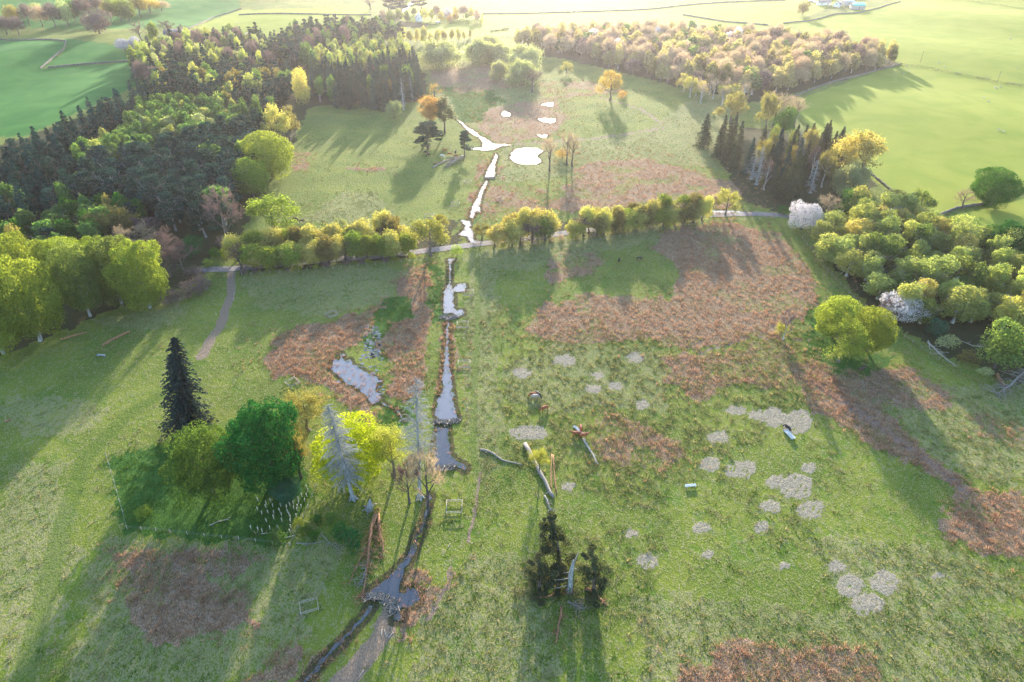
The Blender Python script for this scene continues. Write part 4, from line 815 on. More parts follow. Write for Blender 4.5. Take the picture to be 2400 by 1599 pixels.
# snag clump in the right pasture
g='dark scrubby yews round the grey snag'
T('scrub_near',1312,1318,1205,92,'scrub','dark scrubby yew behind the grey snag',g,tx=1292,var=0); T('scrub_near',1264,1382,1302,92,'scrub','dark scrubby yew left of the grey snag',g,var=1,tx=1262); T('scrub_near',1392,1388,1280,92,'scrub','dark scrubby yew right of the grey snag',g,var=1,tx=1388); T('scrub_near',1306,1372,1330,76,'scrub','low dark yew growing against the snag',g,var=0)
T('airy_near',1264,1108,1046,46,'yellow','yellow-budded bush beside the fallen grey log',name='bush')
T('scrub_near',1300,1420,1390,90,'green','green bramble mat at the foot of the snag',name='bramble_bush') if False else None
# right birch wood and its outliers
T('broad_mid',2330,862,745,110,'olive','broad olive tree at the right-hand edge below the birch wood',var=0); T('broad_mid',2400,800,690,90,'birchleaf','lime birch cut by the right edge of the picture',var=1); T('broad_mid',2385,720,600,70,'birchleaf','tall birch behind the broad olive tree',var=2)
for a in [(2190,790,742,44,'teal','grey-green willow bush at the front of the birch wood'),(2215,815,778,44,'greygreen','second pale willow bush at the front of the birch wood'),(2265,850,815,46,'brownleaf','bare-twigged bush below the birch wood'),(2305,880,855,30,'greygreen','small pale bush near the ditch'),(2245,800,770,40,'scrub','dark bush in the shade of the birch wood')]: T('bush',*a)
for a in [(800,548,510,34,'greygreen','small loose willow above the avenue'),(1032,538,500,36,'yellow','yellow willow left of the stream crossing'),(1010,600,515,84,'yellow','yellow-budded alder at the stream crossing'),(1130,560,522,40,'brownleaf','brown budding alder right of the stream crossing'),(1700,505,442,52,'birchgold','gold tree beside the lane gap'),(1668,500,455,34,'twigwarm','small bare tree left of the gold tree by the lane')]:
    T('airy_mid',*a)
for a in [(1072,600,572,26,'lime','lime bush by the bridge'),(1342,560,545,20,'lime','lime bush on the lane verge'),(1835,503,485,30,'green','dark green bush behind the lane near the white blossom')]: T('bush',*a)

# ------------------------------------------------------------------ avenues and woods: every tree its own object
def zone(poly, sp, kinds, group, hr, wr, seed=0, nm=None):
    """kinds: (weight, style, leaf, label, bark); jittered grid in metres inside the outlined wood"""
    r = rs(seed); wp = world_poly(poly); x0, y0 = wp.min(0); x1, y1 = wp.max(0); n = 0
    for a in np.arange(x0, x1, sp):
        for b_ in np.arange(y0, y1, sp):
            x, y = a+r.uniform(-.42, .42)*sp, b_+r.uniform(-.42, .42)*sp
            z = float(hgt(x, y)); px, py = proj(x, y, z)
            if not inpoly(np.array([px]), np.array([py]), poly)[0] or not (-90 < px < 2490): continue
            f = float(fbm(np.array([x+500]), np.array([y]), 28, 2)[0]); ws = np.array([k[0](f, px, py) if callable(k[0]) else k[0] for k in kinds], float)
            if ws.sum() <= 0: continue
            k = kinds[r.choice(len(kinds), p=ws/ws.sum())]
            h = r.uniform(*hr)*(k[5] if len(k) > 5 else 1); w_ = r.uniform(*wr)*(k[6] if len(k) > 6 else 1)
            tree(k[1], (x, y, z), h, w_, k[2], k[3], group, bk=k[4], name=nm.get(k[1]) if isinstance(nm, dict) else nm); n += 1
    print(group, n)
def line(pts, sp, jit, kinds, group, hr, wr, seed=0):
    r = rs(seed); w_ = [P(a, b_) for a, b_ in pts]
    for p, q in zip(w_[:-1], w_[1:]):
        d = (q-p).length; n = max(1, int(d/sp))
        for i_ in range(n):
            c = p.lerp(q, (i_+r.random()*.6)/n); x, y = c.x+r.normal()*jit, c.y+r.normal()*jit
            k = kinds[r.choice(len(kinds), p=np.array([k[0] for k in kinds])/sum(k[0] for k in kinds))]
            tree(k[1], (x, y, float(hgt(x, y))), r.uniform(*hr)*(k[5] if len(k) > 5 else 1), r.uniform(*wr), k[2], k[3], group, bk=k[4])
av = [(5, 'avenue', 'birchgold', 'slender gold-leaved alder in the avenue right of the stream', 'bark'), (1.5, 'avenue', 'lime', 'slender lime-leaved alder in the avenue right of the stream', 'bark'), (1.2, 'avenue', 'brownleaf', 'slender brown-budded alder in the avenue right of the stream', 'bark'), (.6, 'bare_mid', 'twig', 'leafless tree in the avenue right of the stream', 'darkbark', .8)]
line([(552,632),(700,624),(850,612),(970,600)], 3.3, 1.0, [(4, 'avenue', 'lime', 'lime-leaved alder in the front row left of the stream', 'bark'), (4, 'avenue', 'birchgold', 'gold-leaved alder in the front row left of the stream', 'bark'), (1, 'avenue', 'brownleaf', 'brown-budded alder in the front row left of the stream', 'bark'), (.7, 'bare_mid', 'twig', 'leafless tree in the front row left of the stream', 'darkbark')], 'alders left of the stream', (9, 13), (8, 10.5), 1)
avl = [(k[0], k[1], k[2], k[3].replace('avenue right of the stream', 'back rows of the avenue left of the stream'))+tuple(k[4:]) for k in av]
line([(560,605),(720,597),(860,585),(960,575)], 4.0, 1.2, avl, 'alders left of the stream', (10, 13), (8, 11), 2)
line([(880,560),(955,560)], 5.0, 1.5, avl, 'alders left of the stream', (12, 15), (9, 12), 12)
line([(1172,578),(1240,570),(1315,558)], 3.4, .8, av, 'alders right of the stream', (10, 14.5), (9, 12), 3)
line([(1180,562),(1240,556),(1305,545)], 4, 1.0, av, 'alders right of the stream', (10, 14), (8.5, 11), 4)
line([(1345,558),(1450,545),(1560,530),(1650,514)], 3.4, .8, av, 'alders right of the stream', (8.5, 13), (8.5, 11.5), 5)
line([(1360,540),(1450,530),(1560,516),(1640,505)], 4.2, 1.0, av, 'alders right of the stream', (8.5, 13), (8, 11), 6)
line([(560,642),(700,633),(860,619),(985,606)], 4.5, .3, [(1, 'bush', 'twig', 'low bramble under the avenue', 'bark'), (1, 'bush', 'lime', 'low lime bush under the avenue', 'bark')], 'low bushes under the avenue', (1.5, 3), (3, 4.5), 7)
line([(1175,582),(1315,562),(1345,560),(1650,517)], 6, .3, [(1, 'bush', 'twigwarm', 'low bramble under the right-hand avenue', 'bark'), (1, 'bush', 'yellow', 'low yellow bush under the right-hand avenue', 'bark')], 'low bushes under the avenue', (1.2, 2.6), (3, 4.5), 8)
# west wood
gw = 'trees of the west wood'
zone([(-60,430),(60,400),(180,340),(300,270),(345,235),(380,262),(260,330),(140,400),(90,470),(-60,520)], 7.2, [(6,'spruce_far','spruce','blue-green spruce on the far side of the west wood','bark'),(1.2,'pine_far','pine','dark pine on the far side of the west wood','bark'),(.1,'bare_far','twig','bare tree on the far side of the west wood','bark')], gw, (15,20), (7.5,10), seed=21)
zone([(-60,520),(90,470),(140,400),(200,365),(240,420),(200,480),(170,520),(60,560),(-60,580)], 7.6, [(5,'spruce_far','spruce','blue-green spruce in the western middle of the wood','bark'),(2,'pine_far','pine','dark pine in the western middle of the wood','bark'),(1.5,'broad_far','larch','light green tree in the western middle of the wood','bark')], gw, (13,18), (7.5,10), seed=22)
zone([(-80,575),(60,560),(170,520),(260,500),(350,520),(300,570),(180,600),(-80,640)], 7.5, [(4,'birch_far','larch','light green birch in the near western corner of the wood','birchbark'),(1.5,'broad_far','green','mid green tree in the near western corner of the wood','bark'),(.8,'pine_far','pine','dark pine in the near western corner of the wood','bark'),(.7,'broad_far','brownleaf','brown-leaved tree in the near western corner of the wood','bark')], gw, (10,15), (7,10), seed=23)
zone([(240,420),(215,385),(300,320),(345,268),(470,255),(590,290),(560,340),(480,350),(420,370),(330,400)], 6.0, [(6,'birch_far','larch','pale green young larch in the plantation clearing','birchbark'),(1.2,'birch_far','birchleaf','yellow-green young larch in the plantation clearing','birchbark'),(.8,'birch_far','greygreen','grey-green young tree in the plantation clearing','birchbark')], gw, (10,15), (5.5,8), seed=24, nm='larch_tree')
zone([(240,425),(330,405),(420,372),(480,352),(560,345),(640,320),(610,430),(560,480),(560,555),(470,575),(440,560),(380,530),(330,505),(200,500)], 8.2, [(7,'pine_mid','pine','dark pine in the near eastern part of the west wood','barkgrey'),(1,'spruce_far','spruce','spruce among the near pines','bark'),(.5,'birch_far','larch','light green birch among the near pines','birchbark')], gw, (15,19), (10,13), seed=25)
zone([(345,262),(380,215),(420,180),(520,185),(620,190),(700,190),(700,245),(640,270),(610,305),(590,290),(470,252)], 8.2, [(5,'pine_far','pine','dark pine in the middle of the west wood','bark'),(1.2,'broad_far','larch','fresh green tree in the middle of the west wood','bark'),(.3,'broad_far','brownleaf','brown-leaved tree in the middle of the west wood','bark'),(.5,'broad_far','birchleaf','pale tree in the middle of the west wood','bark')], gw, (11,18), (7,11), seed=26)
zone([(320,190),(330,140),(420,110),(520,100),(600,105),(660,125),(640,185),(520,182),(420,178),(370,225)], 8.4, [(2.6,'spruce_far','spruce','blue-green spruce near the hidden house','bark'),(1.4,'pine_far','pine','dark pine near the hidden house','bark'),(.6,'bare_far','twig','bare mauve tree near the hidden house','bark'),(1,'broad_far','birchleaf','pale lime tree near the hidden house','bark'),(.7,'broad_far','greygreen','grey-green tree near the hidden house','bark'),(.6,'broad_far','olive','olive tree near the hidden house','bark')], gw, (10,20), (6.5,11), seed=27)
gn = 'trees of the north stand'
zone([(660,125),(700,95),(800,82),(950,95),(940,115),(830,118),(760,130),(735,165),(640,165)], 8.0, [(5,'pine_far','pine','mauve-dark pine along the back of the north stand','bark'),(.3,'bare_far','twig','bare tree along the back of the north stand','bark'),(1,'broad_far','larch','pale tree along the back of the north stand','bark')], gn, (16,20), (7,9), seed=28)
zone([(735,165),(760,130),(830,118),(950,115),(965,160),(900,180),(800,190),(740,200)], 7.6, [(4,'birch_far','birchleaf','pale green birch in the north stand','birchbark'),(2,'spruce_far','spruce','spruce in the middle of the north stand','bark'),(1.4,'birch_far','larch','green larch in the north stand','birchbark')], gn, (12,17), (6,8), seed=29)
zone([(735,200),(800,190),(900,180),(965,160),(1000,225),(975,240),(900,262),(740,252)], 7.6, [(6,'spruce_mid','spruce','dark spruce along the front of the north stand','bark'),(.8,'birch_far','larch','green larch among the front spruces','birchbark'),(.5,'pine_far','pine','pine among the front spruces','bark')], gn, (16,21), (6.5,8.5), seed=30)
# east wood
ge = 'trees of the east wood'
zone([(1210,112),(1260,98),(1500,92),(1640,92),(1850,108),(2000,130),(2112,152),(1980,180),(1850,212),(1740,225),(1640,215),(1500,180),(1400,150),(1300,128)], 8.8,
 [(4,'bare_far','twigwarm','bare mauve-brown tree in the east wood','bark'),(1.2,'bare_far','twig','bare grey-brown tree in the east wood','bark'),(3.5,'broad_far','palegold','pale gold tree in the east wood','birchbark'),(.6,'broad_far','brownleaf','brown-budded tree in the east wood','bark'),(lambda f,x,y: 4 if f > .56 and x < 1800 else .3,'birch_far','larch','pale green larch in the east wood','birchbark'),(.15,'broad_far','blossom','white-flowering tree in the east wood','bark')], ge, (10,19), (8,13), seed=31, nm={'broad_far': 'broad_tree'})  # the broad_far trees are broadleaves of unidentified species, not recognised oaks
zone([(1600,215),(1760,228),(1750,245),(1660,250),(1620,235)], 9, [(3,'bare_mid','twigwarm','bare tree on the marsh edge of the east wood','birchbark'),(1,'airy_mid','birchgold','gold tree on the marsh edge of the east wood','birchbark')], ge, (10,15), (8,10), seed=32)
# conifer clump by the lane
gc = 'conifers in the clump above the lane'
for x,b_,t_,w_ in [(1648,345,266,44),(1688,358,268,30),(1700,380,276,38),(1722,392,282,36),(1680,372,290,30),(1712,360,262,30)]: T('spruce_mid',x,b_,t_,w_,'scrub','dark brown-green conifer in the left group of the clump above the lane',gc)
zone([(1755,462),(1748,400),(1790,375),(1880,350),(1960,352),(1975,400),(1930,450),(1850,480),(1800,475)], 7.5, [(5,'spruce_mid','scrub','brown-green conifer in the main clump above the lane','bark'),(1.5,'spruce_mid','spruce','blue-green conifer in the main clump above the lane','bark'),(.8,'deadcon_mid','deadgrey','pale dead conifer in the main clump above the lane','barkgrey'),(.5,'bare_mid','twig','bare grey tree in the main clump above the lane','birchbark'),(1,'airy_mid','brownleaf','budding brown tree in the main clump above the lane','birchbark'),(.6,'broad_mid','olive','olive tree in the main clump above the lane','bark')], gc, (14,20), (6,8), seed=33)
T('deadcon_mid',1864,372,300,30,'deadgrey','ghostly pale dead conifer showing between the dark ones',bk='barkgrey'); T('spruce_mid',1974,322,296,18,'spruce','small pointed conifer against the bright field')
# right birch wood
gb = 'birches of the right-hand wood'
zone([(1915,585),(1905,540),(1960,520),(2060,500),(2180,540),(2300,600),(2420,650),(2420,780),(2280,790),(2180,780),(2060,715),(1960,630)], 7.8, [(7,'puff_mid','birchleaf','puffy sunlit birch packed in the right-hand wood','birchbark'),(2.5,'puff_mid','birchgold','golden puffy birch in the right-hand wood','birchbark'),(1.8,'puff_mid','olive','olive puffy birch in the right-hand wood','birchbark')], gb, (9,16), (9,14), seed=34)
T('broad_mid',1930,612,545,70,'birchleaf','pale birch at the left end of the right-hand wood',gb,var=2,name='birch_tree')
print('trees', NT[0])
# ------------------------------------------------------------------ walls, hedges, fences
def resample(pts, step):
    w_ = [P(a, b_) for a, b_ in pts]; out = []
    for p, q in zip(w_[:-1], w_[1:]):
        n = max(1, int((q-p).length/step)); out += [p.lerp(q, t/n) for t in range(n)]
    out.append(w_[-1]); 
    return np.array([(v.x, v.y, float(hgt(v.x, v.y))) for v in out])
def stone_wall(pts, label, h=1.1, wd=.7):
    q = resample(pts, 1.2); t = np.gradient(q[:, :2], axis=0); t /= np.linalg.norm(t, axis=1)[:, None]+1e-9; nr = np.c_[-t[:, 1], t[:, 0]]; b = MB(); n = len(q)
    hh = h*rng.uniform(.75, 1.12, n); rows = []
    for s, z in ((-1, -.3), (-.8, .55), (-.55, 1), (.55, 1), (.8, .55), (1, -.3)):
        jt = rng.normal(0, .05, n); rows.append(np.c_[q[:, :2]+nr*(s*wd/2+jt)[:, None], q[:, 2]+(z*hh if z > 0 else z)+rng.normal(0, .04, n)])
    V = np.stack(rows, 1).reshape(-1, 3); F = [[i_*6+k, i_*6+k+1, i_*6+k+7, i_*6+k+6] for i_ in range(n-1) for k in range(5)]
    b.add(V, F); return tag(b.build('stone_wall', MT['stone']), label, 'wall')
stone_wall([(1838,238),(1900,212),(1980,186),(2060,165),(2112,152)], 'drystone wall along the foot of the east wood')
stone_wall([(2198,508),(2240,490),(2300,480),(2355,455),(2420,440)], 'drystone wall under the dark green oak')
stone_wall([(0,94),(80,95),(155,98),(150,116),(95,162)], 'wall curving round the emerald field'); stone_wall([(112,160),(200,152),(310,145)], 'wall closing the lower edge of the emerald field')
stone_wall([(435,72),(500,42),(565,22)], 'wall climbing the far left slope'); stone_wall([(560,36),(700,34),(870,36)], 'wall across the far green field')
stone_wall([(1835,56),(1900,50),(1960,34),(2010,32),(2060,20),(2110,5)], 'wall below the far farm'); stone_wall([(1130,34),(1230,33),(1400,28),(1600,14),(1840,2)], 'wall across the far centre field')
stone_wall([(1600,36),(1700,52),(1800,60)], 'low wall left of the far farm'); stone_wall([(2020,392),(2060,425),(2110,468),(2140,498)], 'broken wall between the lane paddock and the bright field')
stone_wall([(2190,518),(2230,555),(2290,605)], 'wall behind the birch wood'); 
def hedge(pts, label, h=1.8, wd=2.2, leaf='scrub', dens=9, size=.5):
    q = resample(pts, .5); b = MB(); n = int(len(q)*.5*dens); i_ = rng.integers(0, len(q), n)
    hv = fbm(q[i_, 0], q[i_, 1], 5, 2)*.6+.6; a = rng.uniform(-1, 1, n); z = rng.uniform(0, 1, n)**.6
    c = np.c_[q[i_, 0]+rng.normal(0, .3, n), q[i_, 1]+a*wd/2, q[i_, 2]+z*h*hv]; leafq(b, c, np.c_[rng.normal(0, .5, n), a, z+.3], size, .7, rng, rng.random(n))
    return tag(b.build('hedge', MT[leaf]), label, 'hedge')
hedge([(2112,152),(2180,162),(2260,178),(2330,193),(2420,208)], 'dark scruffy hedge between the two bright fields', 1.3, 2.4); hedge([(2205,-2),(2280,6),(2420,26)], 'far hedge at the upper right', 2, 2.5)
hedge([(1062,56),(1128,58)], 'clipped garden hedge beside the white cottage', 5, 4, 'olive', 40, .7); hedge([(1130,60),(1131,44)], 'tall hedge at the end of the cottage garden', 6, 4, 'birchgold', 30, .7)
hedge([(1862,538),(1900,592),(1940,642),(2005,700)], 'rough bramble strip along the upper ditch', .8, 1.4, 'brownleaf', 14, .3)
hedge([(2000,690),(2060,745),(2130,800),(2200,850),(2300,900)], 'brown bramble bank along the ditch', .9, 1.6, 'brownleaf', 14, .3)
hedge([(1150,75),(1192,70)], 'dark gorse patch in the far field', 1.5, 6, 'scrub', 20, .7)
def fence(pts, label, step=3., h=1.1, wires=3, wood=MT['wood']):
    w_ = resample(pts, step); o = empty('wire_fence', tuple(w_[0]), label, 'fence'); base = w_[0]; pm = MB(); pm.tube([[0, 0, -.2], [0, 0, h]], [.09, .08], 6); pme = pm.mesh('fence_post', wood)
    for p in w_[:100]: s = place(pme, 'post', o); s.location = p-base; s.rotation_euler = (rng.normal(0, .04), rng.normal(0, .04), 0)
    b = MB()
    for k in range(wires): b.tube(w_-base+np.array([0, 0, h*(.35+.6*k/max(1, wires-1))]), .009, 3, cap=False)
    b.build('wires', MT['barkgrey'], o); return o
fence([(250,1070),(262,1110),(275,1155),(288,1200),(298,1240)], 'left side fence of the tree plot'); fence([(298,1240),(400,1249),(480,1258),(560,1266),(680,1280)], 'long lower fence of the tree plot'); fence([(680,1280),(700,1238),(722,1190),(742,1140)], 'right side fence of the tree plot')
fence([(545,648),(700,638),(860,624),(1000,610)], 'fence along the lane left of the stream'); fence([(1085,603),(1200,594),(1340,574),(1500,549),(1660,523),(1830,512)], 'fence along the lane right of the stream')
fence([(1880,560),(1930,628),(2000,700),(2100,780),(2200,845)], 'old fence beside the ditch at the birch wood')
# ------------------------------------------------------------------ wooden exclosure frames
def frame_plot(px, py, wpx, dpx, rot, label, h=.9):
    p = P(px, py); w_ = wpx*depth(p)/FPX; d = dpx*depth(p)/FPX; o = empty('timber_frame', tuple(p), label, 'frame', 'timber frames guarding squares of sward', rot); c = [(-w_/2, -d/2), (w_/2, -d/2), (w_/2, d/2), (-w_/2, d/2)]
    for x, y in c: b = MB(); b.box((x, y, h/2-.1), (.13, .13, h+.3)); b.build('post', MT['wood'], o)
    for i_ in range(4):
        a, b_ = c[i_], c[(i_+1) % 4]
        for z in (.45, h): b = MB(); b.beam((*a, z), (*b_, z), .06, .13); b.build('rail', MT['wood'], o)
    return o
for a in [(1065,1192,36,36,0.02,'timber frame beside the lower stream channel'),(725,1425,40,30,.35,'low timber frame in the shaded bottom left pasture'),(686,900,25,25,.8,'timber frame at the edge of the brown rush marsh'),(778,740,22,20,.75,'timber frame in the shade above the rush marsh'),(1088,858,28,26,.05,'timber frame halfway down the right bank'),
          (1084,765,26,24,.0,'timber frame just below the little dam'),(1099,690,22,22,.0,'timber frame touching the upper pool'),(1006,510,20,22,-.1,'timber frame above the avenue'),(1067,482,18,22,-.05,'timber frame in the pasture left of the straight stream'),(1096,430,16,18,0,'small far timber frame left of the straight stream'),(1172,470,14,18,0,'faint timber frame in the rushes right of the stream')]: frame_plot(*a)
# ------------------------------------------------------------------ tree guards
gm_ = MB(); gm_.tube([[0, 0, 0], [0, 0, 1.2]], [.11, .11], 8); gme = gm_.mesh('tree_guard_sleeve', MT['guard'])
st_ = MB(); st_.box((.14, 0, .7), (.05, .05, 1.5)); sme = st_.mesh('tree_guard_stake', MT['wood'])
for x, y in [(655,1195),(740,1200),(712,1218),(708,1240),(755,1235),(652,1258),(680,1285),(722,1278),(762,1283),(810,1232),(848,1243),(872,1230),(895,1216),(897,1250),(930,1190),(932,1212),(952,1165),(985,1110),(993,1135),(985,1165),(972,1200),(950,1240),(920,1262),(915,1305),(925,1240),(803,1268),(815,1297),(858,1275),(866,1297),(875,1315),(817,1333),(762,1315),(713,1338),(875,1340),(878,1378),(606,1385),(655,1395),(684,1407),(735,1387),(793,1382),(873,1410)]:
    p = P(380+x/2.904, 760+(y+12)/2.904); o = empty('tree_guard', tuple(p), 'pale tube sheltering a sapling in the fenced tree plot', 'tree guard', 'sapling guards in the plot', rng.uniform(0, 6))
    place(gme, 'sleeve', o); place(sme, 'stake', o); o.rotation_euler[0] = rng.normal(0, .05)
# ------------------------------------------------------------------ fallen timber
def log(pts, r0, r1, label, mat='deadwood', cat='log', name='fallen_log', branches=0, blen=2., seed=1, lift=None):
    w_ = [P(a, b_) for a, b_ in pts]; base = w_[0].copy(); n = 9; r = rs(seed); q = []
    for k in range(n):
        t = k/(n-1)*(len(w_)-1); i_ = min(int(t), len(w_)-2); c = w_[i_].lerp(w_[i_+1], t-i_); q.append([c.x-base.x+r.normal(0, r0*.3), c.y-base.y+r.normal(0, r0*.3), float(hgt(c.x, c.y))-base.z+(r0+(r1-r0)*k/(n-1))*.8+(lift or 0)*math.sin(PI*k/(n-1))])
    o = empty(name, tuple(base), label, cat); b = MB(); b.tube(q, np.linspace(r0, r1, n)*r.uniform(.85, 1.15, n), 8); b.build('stem', MT[mat], o)
    if branches:
        b = MB(); q = np.array(q)
        for _ in range(branches):
            t = r.uniform(.15, 1)*(n-1); i_ = min(int(t), n-2); c = q[i_]*(1-t+i_)+q[i_+1]*(t-i_); d = q[i_+1]-q[i_]; d /= np.linalg.norm(d); l = blen*r.uniform(.4, 1.2)
            sd_ = r.choice([-1, 1]); D = d*r.uniform(.2, .9)+np.array([-d[1], d[0], 0])*sd_*r.uniform(.3, 1)+np.array([0, 0, r.uniform(-.1, .5)])
            k_ = np.linspace(0, 1, 5)[:, None]; pts_ = c+D*l*k_+r.normal(0, .06*l, (5, 3))*k_; pts_[:, 2] = np.maximum(pts_[:, 2], .05); b.tube(pts_, np.linspace(r1*.6, .03, 5), 4, a=r.random(), cap=False)
            for _k in range(3): s_ = pts_[r.integers(1, 4)]; e_ = s_+r.normal(0, .35*l, 3)*np.array([1, 1, .4]); e_[2] = max(.05, e_[2]); b.tube([s_, (s_+e_)/2+r.normal(0, .04*l, 3), e_], [.04, .03, .02], 3, cap=False)
        b.build('branches', MT[mat], o)
    return o
log([(240,812),(268,796),(306,778)], .45, .3, 'long rust-orange fallen log by the beech row', 'barkred'); log([(142,798),(175,788),(204,780)], .35, .2, 'brown fallen log close under the beeches', 'barkred'); log([(14,989),(24,987)], .3, .25, 'short rust-red stub of log at the left margin', 'barkred')
log([(492,1232),(515,1222),(530,1219),(540,1213)], .12, .05, 'thin white fallen branch inside the tree plot', 'wood', 'branch', 'fallen_branch', 3, .8, 2)
log([(612,1252),(640,1249),(662,1256)], .1, .05, 'pale branch lying by the green corner bush', 'wood', 'branch', 'fallen_branch', 6, 1.2, 3); log([(668,1262),(690,1256)], .1, .06, 'short pale branch at the plot corner', 'wood', 'branch', 'fallen_branch', 2, .8, 4)
log([(695,1274),(725,1276),(756,1270)], .12, .06, 'straight pale branch lying right of the plot fence', 'deadwood', 'branch', 'fallen_branch', 5, 1.4, 5); log([(752,1250),(770,1272),(800,1292)], .1, .05, 'grey forked branch beside the blue-green bushes', 'deadwood', 'branch', 'fallen_branch', 6, 1.6, 6)
log([(886,1196),(872,1240),(866,1290),(860,1340),(850,1412)], .55, .12, 'torn dead tree lying toward the dark pool with a mass of red branches', 'barkred', 'fallen tree', 'fallen_tree', 46, 3.6, 7, .5); log([(888,1205),(893,1260),(898,1290),(892,1308)], .35, .15, 'curved red limb beside the torn dead tree', 'barkred', 'fallen limb', 'fallen_branch', 16, 2.2, 8, .3); log([(868,1275),(845,1310),(830,1345),(816,1372)], .2, .08, 'long red limb pointing away from the torn dead tree', 'barkred', 'fallen limb', 'fallen_branch', 8, 1.6, 9)
log([(868,1300),(858,1340),(848,1370)], .25, .1, 'pale stripped limb lying across the torn dead tree', 'deadwood', 'fallen limb', 'fallen_branch', 20, 2.6, 10, .3)
log([(1230,1045),(1247,1075),(1265,1110),(1285,1150),(1296,1168)], .55, .4, 'thick grey fallen log running down from the yellow bush', 'deadwood', 'log', 'fallen_log', 10, 1.6, 11); log([(1276,1165),(1285,1182),(1292,1200)], .3, .15, 'splintered end of log below the thick grey one', 'deadwood', 'log', 'fallen_log', 8, 1.6, 12)
log([(1293,1066),(1291,1110),(1292,1152)], .17, .12, 'left one of two orange poles lying side by side', 'barkred', 'log'); log([(1296,1068),(1299,1110),(1305,1160)], .17, .12, 'right one of two orange poles lying side by side', 'barkred', 'log')
log([(1124,1054),(1150,1062),(1180,1082),(1225,1090)], .3, .15, 'pale branch lying left of the thick grey log', 'deadwood', 'log', 'fallen_log', 5, 1.2, 13); log([(1368,1030),(1377,1048),(1388,1068),(1402,1090)], .3, .2, 'broken pale log below the red cattle', 'wood', 'log', 'fallen_log', 8, 1.6, 14)
log([(1372,1380),(1395,1395),(1420,1420)], .35, .2, 'orange rotten log right of the snag', 'barkred', 'log', 'fallen_log', 10, 1.4, 15); log([(1316,1425),(1312,1450),(1308,1480),(1303,1508)], .28, .14, 'orange fallen limb pointing down from the snag', 'barkred', 'log', 'fallen_log', 9, 1.8, 16)
log([(1260,1402),(1290,1398),(1318,1390)], .2, .1, 'brown limb lying left of the snag', 'barkred', 'log', 'fallen_log', 9, 1.6, 17); log([(1330,1410),(1350,1422),(1370,1430)], .15, .08, 'tangle of pale branches below the snag', 'deadwood', 'branch', 'fallen_branch', 16, 2.4, 18)
log([(1013,395),(1030,386),(1050,376)], .4, .3, 'straight grey log beside the brushwood heap', 'deadwood'); log([(1015,385),(1040,380),(1068,372)], .3, .2, 'brown log behind the straight grey one', 'barkred', 'log', 'fallen_log', 10, 2, 19)
log([(1085,368),(1070,378),(1050,392)], .5, .2, 'fallen tree crown heaped with grey brushwood', 'deadwood', 'fallen tree', 'fallen_tree', 60, 5.0, 20, .6)
log([(2175,805),(2200,835),(2240,860)], .3, .1, 'pale fallen birch lying over the ditch', 'wood', 'fallen tree', 'fallen_tree', 16, 3, 21, .6); log([(2175,800),(2180,820)], .2, .12, 'short broken stem propped on the fallen birch', 'wood', 'log')
log([(2240,795),(2280,812),(2320,815)], .2, .1, 'thin pale fallen trunk in the birch wood shade', 'wood', 'log', 'fallen_log', 6, 2, 22)
log([(2420,850),(2385,890),(2360,915),(2335,925)], .45, .15, 'grey fallen tree with fanned branches at the right edge', 'deadwood', 'fallen tree', 'fallen_tree', 50, 5, 23, 1.); log([(2335,880),(2350,905),(2358,915)], .5, .3, 'dark broken trunk beside the fanned fallen tree', 'barkred', 'log', 'fallen_log', 10, 2.4, 24)
for a, l in [(((895,1476),(894,1490)),'left one of four pale stakes by the muddy track'),(((901,1478),(904,1490)),'second pale stake from the left by the muddy track'),(((912,1484),(905,1495)),'third pale stake from the left by the muddy track'),(((922,1483),(910,1497)),'rightmost of four pale stakes by the muddy track'),(((1008,1374),(1001,1386)),'pale stake lying on the right bank of the dark pool'),(((852,1572),(842,1588)),'pale stake near the bottom of the muddy track'),(((547,695),(551,684)),'pale stake beside the earth track'),(((546,706),(548,698)),'small pale stake below the other beside the earth track'),(((506,740),(507,736)),'white marker left of the earth track'),(((1055,1275),(1050,1285)),'pale stake on the slope right of the channel'),(((1097,955),(1092,962)),'pale stake right of the widening stream')]:
    log(a, .08, .07, l, 'wood', 'stake', 'wooden_stake')
# the snag, and a stump
p = P(1335,1386); o = empty('snag', tuple(p), 'tall grey broken snag standing among dark yews', 'dead tree'); b = MB()
b.tube([[0,0,-.2],[0,0,.6],[.05,0,2.2],[.0,.1,4.2],[.1,0,6.4],[.25,0,8.2],[.3,.1,9.6]], [.95,.62,.55,.52,.45,.33,.12], 10); b.build('trunk', MT['barkgrey'], o)
b = MB(); b.tube([[.3,0,7.6],[.55,0,9.4],[.95,.1,10.8],[1.2,0,12.2]], [.2,.2,.14,.08], 6)
for z, dx, dz, l in [(4.3,-1,.25,3.4),(6.1,-1,.3,1.6),(2.2,-1,.1,4.2),(7.2,1,.4,1.3)]: b.tube([[0,0,z],[dx*l*.5,-.2*l,z+dz*l*.4],[dx*l,-.3*l,z+dz*l-.2]], [.14,.09,.04], 5)
b.build('limb', MT['deadwood'], o); b = MB()
for q_ in range(7): a_ = q_*.95; b.tube([[math.cos(a_)*.5,math.sin(a_)*.5,.4],[math.cos(a_)*1.4,math.sin(a_)*1.4,-.1]], [.25,.08], 5)
b.build('root', MT['barkred'], o)
p = P(868,1192); o = empty('stump', tuple(p), 'jagged dark stump above the torn dead tree', 'stump'); b = MB(); b.tube([[0,0,-.2],[0,0,.5],[.1,0,1.6],[.25,0,3.0]], [1.5,.8,.55,.12], 9); b.build('trunk', MT['barkgrey'], o)
b = MB()
for q_ in range(7): a_ = q_*.9; b.tube([[math.cos(a_)*.6,math.sin(a_)*.6,.4],[math.cos(a_)*2.2,math.sin(a_)*2.0,-.1]], [.3,.08], 5)
b.build('root', MT['deadwood'], o)
